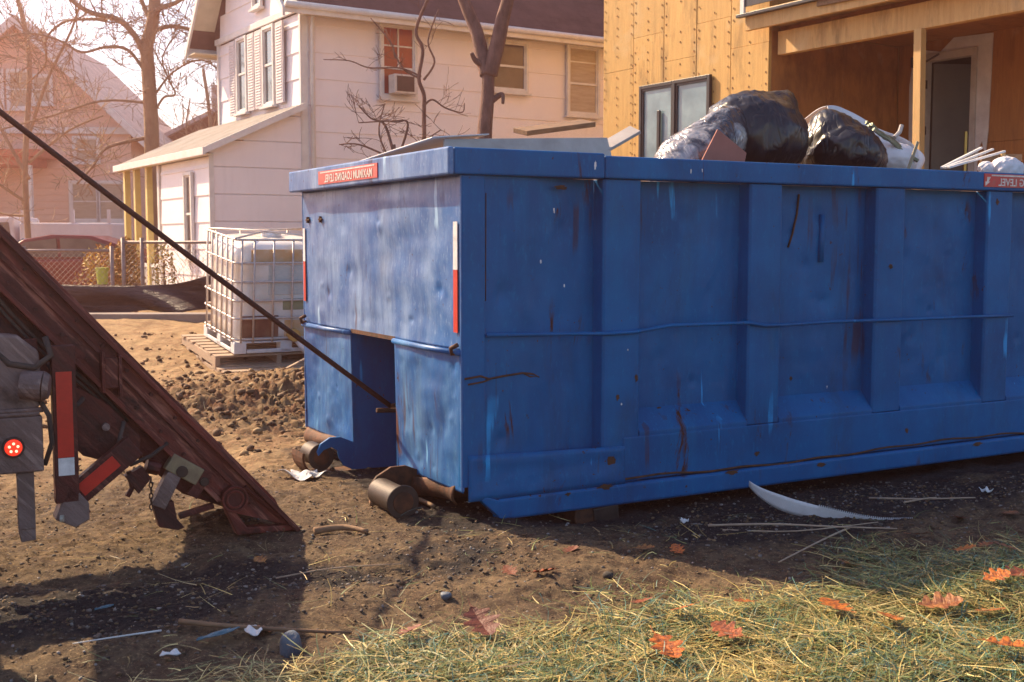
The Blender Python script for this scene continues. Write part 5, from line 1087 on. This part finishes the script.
def treeof(name, Y, trunk, rt, limbs, label, seed, gzz=0, mat='bark_far', tw=6, depth=2, twL=.9, minr=.006, xyj=.5):
    rnd = random.Random(seed); t = thing(name, (trunk[0][0], Y, gzz), 0, label, 'tree'); x0 = trunk[0][0]
    P = smoothpts([(x - x0, yy, z - gzz) for x, yy, z in trunk]); mb = MB(); mb.tube(P, [rt * (1.15 - .45 * i / len(P)) for i in range(len(P))], 14); mb.build('trunk', mat, t, smooth=True)
    for li in limbs:
        L = li[0]; r0, r1 = li[1], li[2]; pts = [(x - x0, (j / max(len(L) - 1, 1)) * li[3], z - gzz) for j, (x, z) in enumerate(L)]; Q = smoothpts(pts)
        mb = MB(); mb.tube(Q, [r0 + (r1 - r0) * i / len(Q) for i in range(len(Q))], 8); mb.build('limb', mat, t, smooth=True)
    cr = MB()
    for li in limbs:
        L = li[0]; pts = [(x - x0, (j / max(len(L) - 1, 1)) * li[3], z - gzz) for j, (x, z) in enumerate(L)]; Q = smoothpts(pts)
        nt_ = int(tw * len(L) / 3)
        for k in range(nt_):
            i = rnd.randint(int(len(Q) * .25), len(Q) - 1); d = Vector((rnd.uniform(-1, 1), rnd.uniform(-1, 1), rnd.uniform(-.5, 1)))
            twigs(cr, Q[i], d, twL * rnd.uniform(.6, 1.3), max(li[2] * .6, minr * 1.3), depth, rnd, .1, 4, minr)
    cr.build('crown', 'twig' if mat == 'bark' else mat, t); return t
T = [(-7.94, 0, -.2), (-7.94, 0, 2), (-7.94, .0, 3.48), (-7.94, 0, 4.13), (-7.97, 0, 5.0), (-7.99, 0, 5.75), (-7.87, 0, 6.18), (-7.79, 0, 6.9), (-7.9, .1, 8.5), (-7.7, .2, 10)]
limbs = [([(-8.02, 5.43), (-8.18, 5.9), (-8.52, 6.25), (-9.0, 6.35), (-9.39, 6.61), (-9.9, 7.4)], .13, .06, -.8),
 ([(-8.85, 6.30), (-9.33, 6.33), (-9.88, 6.29), (-10.33, 5.95), (-10.42, 5.4), (-10.9, 5.0)], .07, .025, .6),
 ([(-8.03, 5.15), (-8.36, 5.62), (-8.8, 5.65), (-9.24, 5.52), (-9.68, 5.75), (-10.33, 5.86), (-11.2, 5.6)], .07, .025, -1.0),
 ([(-7.85, 6.05), (-7.48, 6.2), (-6.82, 6.12), (-6.3, 6.3)], .10, .04, .7), ([(-7.91, 6.2), (-7.62, 6.5), (-7.14, 6.63), (-6.4, 7.2)], .12, .05, -.6),
 ([(-7.91, 6.3), (-8.12, 6.72), (-8.5, 7.8)], .10, .05, .3), ([(-7.83, 4.35), (-7.62, 4.61), (-7.34, 4.67), (-7.46, 5.0), (-7.54, 5.43), (-7.2, 5.9)], .05, .02, -.5),
 ([(-8.0, 3.75), (-8.42, 3.65), (-8.87, 3.48), (-9.1, 3.09), (-9.4, 2.7)], .08, .03, -.6), ([(-8.0, 4.5), (-8.9, 4.5), (-10.0, 4.1), (-11.5, 3.7), (-12.6, 3.9)], .05, .02, -1.5),
 ([(-7.9, 4.6), (-7.5, 5.2), (-6.9, 5.5), (-6.4, 5.1)], .05, .02, .7)]
limbs = [(l[0], l[1] * .58, l[2] * .6, l[3]) for l in limbs]
treeof('bare_tree', 26, T, .155, limbs, 'large bare tree with spreading limbs between the tan and white houses', 3, .0, 'bark_far', 7, 2, 1.0, .007)
T = [(-11.9, 0, -.2), (-12.0, 0, 3), (-11.8, 0, 6), (-12.2, 0, 8)]
limbs = [([(-11.9, 3.0), (-12.6, 4.2), (-13.2, 5.5), (-14.0, 6.8)], .05, .02, .5), ([(-11.9, 4.0), (-11.3, 5.4), (-10.6, 6.6), (-10.2, 7.6)], .05, .02, -.5), ([(-11.95, 2.4), (-12.9, 3.1), (-13.8, 3.6)], .04, .02, -.6), ([(-11.9, 3.4), (-11.0, 4.2), (-10.2, 4.6)], .04, .015, .5), ([(-12.0, 2.1), (-12.8, 2.2), (-13.7, 2.7)], .03, .012, .4)]
treeof('bare_tree', 29, T, .07, limbs, 'thin twiggy tree in front of the tan house gable', 8, .0, 'bark_far', 9, 2, 1.2, .006)
T = [(-10.0, 0, -.2), (-10.0, 0, 3), (-9.7, 0, 5), (-9.9, 0, 7)]
limbs = [([(-9.9, 3.0), (-9.6, 4.2), (-9.0, 5.2), (-8.9, 6.0)], .05, .02, .5), ([(-9.9, 3.6), (-10.4, 4.8), (-10.2, 6.0)], .04, .02, -.5), ([(-9.95, 2.5), (-9.3, 3.3), (-9.0, 4.2)], .04, .015, .4)]
treeof('bare_tree', 38, T, .07, limbs, 'distant twiggy tree between large tree and brown house roof', 18, .0, 'bark_far', 9, 2, 1.2, .008)
T = [(-.31, 0, .2), (-.31, 0, 1.5), (-.31, 0, 2.36), (-.30, 0, 2.68), (-.27, 0, 3.01), (-.26, 0, 3.32)]
limbs = [([(-.27, 3.28), (-.33, 3.5), (-.39, 3.76), (-.52, 4.08), (-.70, 4.6), (-.9, 5.3)], .085, .05, .2), ([(-.25, 3.28), (-.16, 3.6), (-.10, 3.87), (-.04, 4.1), (.05, 4.7), (.0, 5.5)], .09, .05, -.2), ([(-.22, 3.0), (-.13, 3.06), (-.10, 3.05), (-.10, 2.96)], .035, .015, -.08), ([(-.30, 3.36), (-.40, 3.43), (-.44, 3.50)], .04, .018, -.1), ([(-.72, 4.7), (-1.1, 5.2), (-1.5, 5.9)], .04, .02, .3)]
tm = treeof('forked_tree', 13, T, .093, limbs, 'brown forked tree trunk right behind the container', 5, .4, 'bark', 0, 2, .5, .003)
T = [(-1.09, 0, .5), (-1.08, 0, 2.0), (-1.08, 0, 3.01), (-1.08, 0, 3.25), (-1.14, 0, 3.45), (-1.09, 0, 3.79), (-1.17, 0, 4.03), (-1.0, 0, 4.45)]
limbs = [([(-1.08, 3.43), (-.95, 3.65), (-1.03, 3.91), (-.9, 4.3)], .016, .007, .1), ([(-1.07, 3.13), (-.97, 3.19), (-.82, 3.09), (-.61, 3.03), (-.58, 3.14)], .014, .006, -.1), ([(-1.13, 3.45), (-1.31, 3.55), (-1.43, 3.73), (-1.49, 3.9), (-1.74, 4.2)], .014, .006, .15), ([(-1.11, 3.47), (-1.37, 3.57), (-1.74, 3.57), (-1.98, 3.65), (-2.29, 3.66)], .012, .005, -.1)]
treeof('bare_sapling', 14.5, T, .026, limbs, 'slender bare sapling left of the forked trunk', 6, .5, 'bark', 3, 1, .28, .0028)
T = [(-1.14, 0, .3), (-1.14, 0, 1.6), (-1.14, 0, 2.2), (-1.15, 0, 2.4)]
limbs = [([(-1.14, 2.25), (-1.24, 2.59), (-1.38, 2.66), (-1.5, 2.78)], .016, .005, .1), ([(-1.12, 2.25), (-1.01, 2.59), (-1.14, 2.62), (-1.48, 2.60)], .014, .005, -.1), ([(-1.14, 2.25), (-1.48, 2.40), (-1.70, 2.41)], .012, .005, .1), ([(-1.14, 2.1), (-.9, 2.4), (-.7, 2.55)], .012, .005, .1), ([(-1.14, 2.15), (-1.3, 2.5), (-1.25, 2.8)], .012, .005, .1)]
treeof('bare_shrub', 11.5, T, .02, limbs, 'low tangled bare shrub just above the left end of the container', 7, .3, 'bark', 6, 1, .25, .0028)

# foliage clumps
def leafclump(mb, c, r, n, pal, rnd, s=.05):
    for k in range(n):
        d = Vector((rnd.gauss(0, 1), rnd.gauss(0, 1), rnd.gauss(0, 1))).normalized() * rnd.uniform(.35, 1) ** .5
        p = Vector((c[0] + d.x * r[0], c[1] + d.y * r[1], c[2] + d.z * r[2])); a = Vector((rnd.gauss(0, 1), rnd.gauss(0, 1), rnd.gauss(0, 1))).normalized(); b = a.orthogonal().normalized(); ss = s * rnd.uniform(.6, 1.3)
        co = rnd.choice(pal); k_ = rnd.uniform(.6, 1.2); mb.add([p, p + a * ss + b * ss * .4, p + a * ss * 2, p + a * ss - b * ss * .4], [(0, 1, 2, 3)], (co[0] * k_, co[1] * k_, co[2] * k_))
rnd = random.Random(2); ev = thing('evergreen_shrub', (-5.40, 16.4, .35), 0, 'small conical orange green shrub in a pot behind the fence', 'shrub')
mb = MB()
for k in range(12): z = .25 + k * .075; rr_ = .20 * (1 - ((z - .45) / .85) ** 2) if z > .3 else .16; leafclump(mb, (0, 0, z), (max(rr_, .04) * 1.25, max(rr_, .04) * 1.2, .08), 200, [(.50, .24, .05), (.60, .30, .06), (.30, .20, .05)], rnd, .03)
mb.build('foliage', 'foliage', ev); MB().tube([(0, 0, 0), (0, 0, .22)], [.12, .16], 16).build('pot', 'oldwood', ev); MB().tube([(0, 0, .2), (0, 0, 1.0)], .02, 6).build('stem', 'bark', ev)
sb = thing('autumn_shrub', (-5.85, 16.8, .35), 0, 'loose yellow orange shrub left of the conical one', 'shrub'); mb = MB(); leafclump(mb, (0, 0, .75), (.32, .3, .32), 800, [(.65, .40, .07), (.45, .20, .05), (.70, .50, .14)], rnd, .035); leafclump(mb, (-.25, 0, .45), (.25, .3, .25), 300, [(.45, .25, .05), (.30, .13, .04)], rnd, .03); mb.build('foliage', 'foliage', sb)
mb = MB()
for k in range(7): mb.tube([(0, 0, 0), (rnd.uniform(-.15, .15), rnd.uniform(-.1, .1), .5), (rnd.uniform(-.3, .3), rnd.uniform(-.2, .2), .95)], [.01, .006, .003], 4)
mb.build('stem', 'bark', sb)
tb = thing('plastic_tub', (-5.68, 16.2, .55), 0, 'small yellow green plastic tub beside the shrub', 'tub'); MB().tube([(0, 0, .32), (0, 0, .54)], [.07, .085], 20).build('tub_body', 'pot', tb); MB().tube([(0, 0, .53), (0, 0, .55)], .09, 20).build('tub_rim', 'pot', tb); MB().box(-.09, .09, -.09, .09, -.3, .32).build('crate_base', 'oldwood', tb)
ys = thing('yellow_shrub', (-4.85, 16.3, .4), 0, 'bright yellow leafed shrub at the foot of the porch post', 'shrub'); mb = MB(); leafclump(mb, (0, 0, .65), (.16, .2, .45), 500, [(.60, .42, .05), (.50, .30, .05), (.25, .22, .05)], rnd, .028); mb.build('foliage', 'foliage', ys); MB().tube([(0, 0, 0), (0, 0, .8)], .015, 5).build('stem', 'bark', ys)
ws = thing('dry_weeds', (-4.3, 16.2, .4), 0, 'dry twiggy weeds in front of the white wing wall', 'weeds'); mb = MB()
for k in range(14): twigs(mb, (rnd.uniform(-.35, .35), rnd.uniform(-.1, .1), 0), (rnd.uniform(-.3, .3), 0, 1), .7, .006, 1, rnd, .3, 4, .002)
mb.build('stems', 'twig', ws)
# far tree belt closing the horizon
mb = MB(); r2 = random.Random(99)
for k in range(150):
    x = -75 + k * 1.0 + r2.uniform(-.4, .4); y = 62 + r2.uniform(-6, 10); h = r2.uniform(4.5, 8)
    mb.tube([(x, y, 0), (x + r2.uniform(-.4, .4), y, h * .5), (x + r2.uniform(-.8, .8), y, h)], [.16, .12, .03], 5, cap=False)
    for q in range(7): z = h * r2.uniform(.25, .9); s = r2.choice((-1, 1)); mb.tube([(x, y, z), (x + s * r2.uniform(.8, 1.6), y + r2.uniform(-1, 1), z + r2.uniform(.8, 1.8))], [.06, .02], 4, cap=False)
    leafclump(mb, (x, y, h * .30), (1.2, 1.2, h * .30), 60, [(.24, .13, .05), (.16, .10, .04), (.32, .18, .06)], r2, .22)
for i in range(len(mb.c), len(mb.v)): pass
mb.c = []; o = mb.build('far_woods', plain('brown_winter_wood', (.24, .15, .08), (.14, .09, .05), .9, 0, .5, 0), None); tag(o, 'far brown winter trees closing the horizon', kind='stuff')

# ---------------------------------------------------------------- small things on the ground
def put(o, x, y, dz=0, rz=0, rx=0, ry=0): o.location = (x, y, gzf(x, y) + dz); o.rotation_euler = (R(rx), R(ry), R(rz)); return o
def strip(a, b):    # curved white plastic strip, standing on edge at left, flattening into a thin tail right
    x = -.10 + .84 * a; yb = -.08 * math.sin(a * 2.4) + .14 * (1 - a) ** 4; h = .016 + .070 * math.sin(min(a * 6.0 + .25, 1.57)) * (1 - float(sm(.25, .85, a)) * .88)
    z = .13 * (1 - a) ** 7 + h * b + .006; return (x, yb - .012 * b, z)
mb = MB(); mb.grid(strip, 50, 4); o = mb.build('plastic_strip', 'white_plastic', None, smooth=True, solid=.004); put(o, 1.38, 6.16, .0, -8); tag(o, 'curved white plastic strip lying on the dark soil beside the container', 'strip')
mb = MB()
for k in range(46): a = .42 + k * .0125; p = strip(a, 1.0); mb.box(p[0] - .002, p[0] + .002, p[1] - .006, p[1] + .004, p[2] - .01, p[2] + .008)
sg = mb.build('notches', 'chips', o); tag(sg, kind='stuff')
def stone(x, y, r, mat, label, s, sc_=(1, 1, .7), name='stone', cat='stone'):
    bm = bmesh.new(); bmesh.ops.create_icosphere(bm, subdivisions=3, radius=1); vs = np.array([v.co[:] for v in bm.verts]); k = 1 + .5 * (vnoise(vs[:, 0] * 1.2 + s, vs[:, 1] * 1.2 + vs[:, 2], s, 2, .5, 1) - .5); vs = np.sign(vs) * np.abs(vs) ** .8 * k[:, None] * r * np.array(sc_)
    for v, q in zip(bm.verts, vs): v.co = q
    me = bpy.data.meshes.new(name); bm.to_mesh(me); bm.free(); me.materials.append(M[mat]); me.shade_smooth(); o = lnk(bpy.data.objects.new(name, me)); put(o, x, y, r * sc_[2] * .6, s * 40); tag(o, label, cat); return o
stone(-.79, 4.06, .045, 'stonegrey', 'blue grey rounded stone standing at the left edge of the straw', 3, (.85, .8, 1.15))
stone(-.27, 4.66, .022, 'stonegrey', 'small dark pebble on bare dirt left of the straw', 5)
stone(.42, 5.02, .024, 'rubber', 'small black lump on the lit dirt in front of the container', 6)
def scrap(x, y, w_, d_, mat, label, s, name='paper_scrap', cat='litter', fold=.5):
    r_ = random.Random(s); mb = MB(); mb.grid(lambda a, b: ((a - .5) * w_ * (1 + .2 * math.sin(b * 5 + s)), (b - .5) * d_, .012 + fold * w_ * (.25 * math.sin(a * 6 + s) * math.sin(b * 5 + s) + .2 * abs(a - .5)) + .003 * r_.random()), 10, 8)
    o = mb.build(name, mat, None, solid=.003); put(o, x, y, .012, s * 50); tag(o, label, cat); return o
scrap(-1.29, 6.99, .22, .10, 'chips', 'crumpled white plastic scrap left of the container rollers', 3)
scrap(-1.22, 7.03, .12, .10, 'chips', 'small white scrap touching the larger crumpled scrap', 8)
scrap(.89, 5.93, .04, .04, 'chips', 'tiny white triangular chip in front of the container side', 5, fold=.9)
scrap(2.72, 6.60, .06, .05, 'chips', 'small white scrap on dark soil at the right edge', 2, fold=.9)
scrap(-1.20, 3.99, .06, .035, 'chips', 'small bluish white scrap at the bottom left', 4)
scrap(-.96, 4.22, .09, .05, 'chips', 'grey white crumpled scrap left of the blue grey stone', 6)
scrap(-1.08, 4.16, .16, .03, 'teal', 'flat dark blue plastic shred left of the stone', 1, 'plastic_shred', 'litter', .1)
scrap(-1.62, 4.52, .07, .02, 'teal', 'pale blue sliver on dark gravel at left', 1, 'plastic_shred', 'litter', .1)
scrap(-.24, 6.35, .02, .02, 'chips', 'tiny white chip just in front of the near roller', 7)
def stick(pts, r0, label, mat='pallet', name='stick', cat='stick'):
    P = smoothpts([(x, y, gzf(x, y) + dz) for x, y, dz in pts], 4); mb = MB(); mb.tube(P, [r0 * (1 - .5 * i / len(P)) for i in range(len(P))], 6); o = mb.build(name, mat, None, smooth=True); tag(o, label, cat)
stick([(-.99, 5.74, .02), (-.85, 5.78, .03), (-.72, 5.70, .015)], .022, 'flat brown wood splinter on dirt near the hoist tail', 'oldwood')
stick([(1.0, 5.85, .01), (1.3, 5.78, .02), (1.6, 5.72, .02), (1.93, 5.75, .01)], .007, 'long pale twig under the white curved strip')
stick([(1.05, 5.72, .01), (1.4, 5.66, .02), (1.85, 5.80, .015)], .005, 'thin pale twig just in front of the long pale twig')
stick([(1.7, 5.78, .01), (1.5, 5.5, .02), (1.2, 5.15, .02)], .006, 'twig pointing toward the viewer from the white strip')
stick([(2.05, 6.6, .01), (2.3, 6.48, .02), (2.6, 6.45, .02)], .007, 'forked pale twig on black soil at right')
stick([(2.15, 6.30, .01), (2.3, 6.42, .02), (2.4, 6.50, .02)], .006, 'short twig crossing the forked pale twig')
stick([(-1.05, 5.08, .01), (-.8, 5.15, .02), (-.5, 5.2, .01)], .004, 'thin straw coloured twig on dark gravel, left of centre')
stick([(-1.3, 4.22, .01), (-1.45, 4.12, .015), (-1.58, 4.09, .01)], .004, 'short white twig at lower left', 'chips')
stick([(-1.25, 4.28, .02), (-1.0, 4.24, .03), (-.6, 4.26, .01)], .012, 'dark half buried stick running left of the stone', 'oldwood')
stick([(-.78, 6.30, .01), (-.55, 6.35, .02), (-.42, 6.2, .01)], .02, 'flat wood offcut beside the near roller', 'oldwood')

# ---------------------------------------------------------------- haze, added in place of the red lens flare wash
hz = MB().box(-158, 158, -38, 178, -2.2, 14).build('haze', 'interior', None); hz.data.materials.clear()
hm = bpy.data.materials.new('flare_haze'); hm.use_nodes = True; t_ = hm.node_tree
for n_ in list(t_.nodes): t_.nodes.remove(n_)
out = t_.nodes.new('ShaderNodeOutputMaterial'); pv = t_.nodes.new('ShaderNodeVolumePrincipled'); pv.inputs['Color'].default_value = (1, .48, .40, 1); pv.inputs['Density'].default_value = .0048; pv.inputs['Anisotropy'].default_value = .76
t_.links.new(pv.outputs[0], out.inputs['Volume']); hz.data.materials.append(hm); tag(hz, 'added pinkish haze standing in for the lens flare', kind='stuff')

# repeats share a group phrase
GR = {'bag': 'rubbish bags in the container', 'paper': 'white paper wads in the container', 'plank': 'loose boards in the container', 'board': 'large sheets in the container',
      'tree': 'bare winter trees behind the yard', 'stick': 'sticks lying on the dirt', 'litter': 'litter scraps on the ground', 'stone': 'stones on the dirt', 'lath': 'laths by the pallets', 'shrub': 'shrubs behind the fence', 'house': 'houses around the yard'}
for o in list(bpy.data.objects):
    if o.parent is None and o.get('category') in GR and not o.get('group'): o['group'] = GR[o['category']]
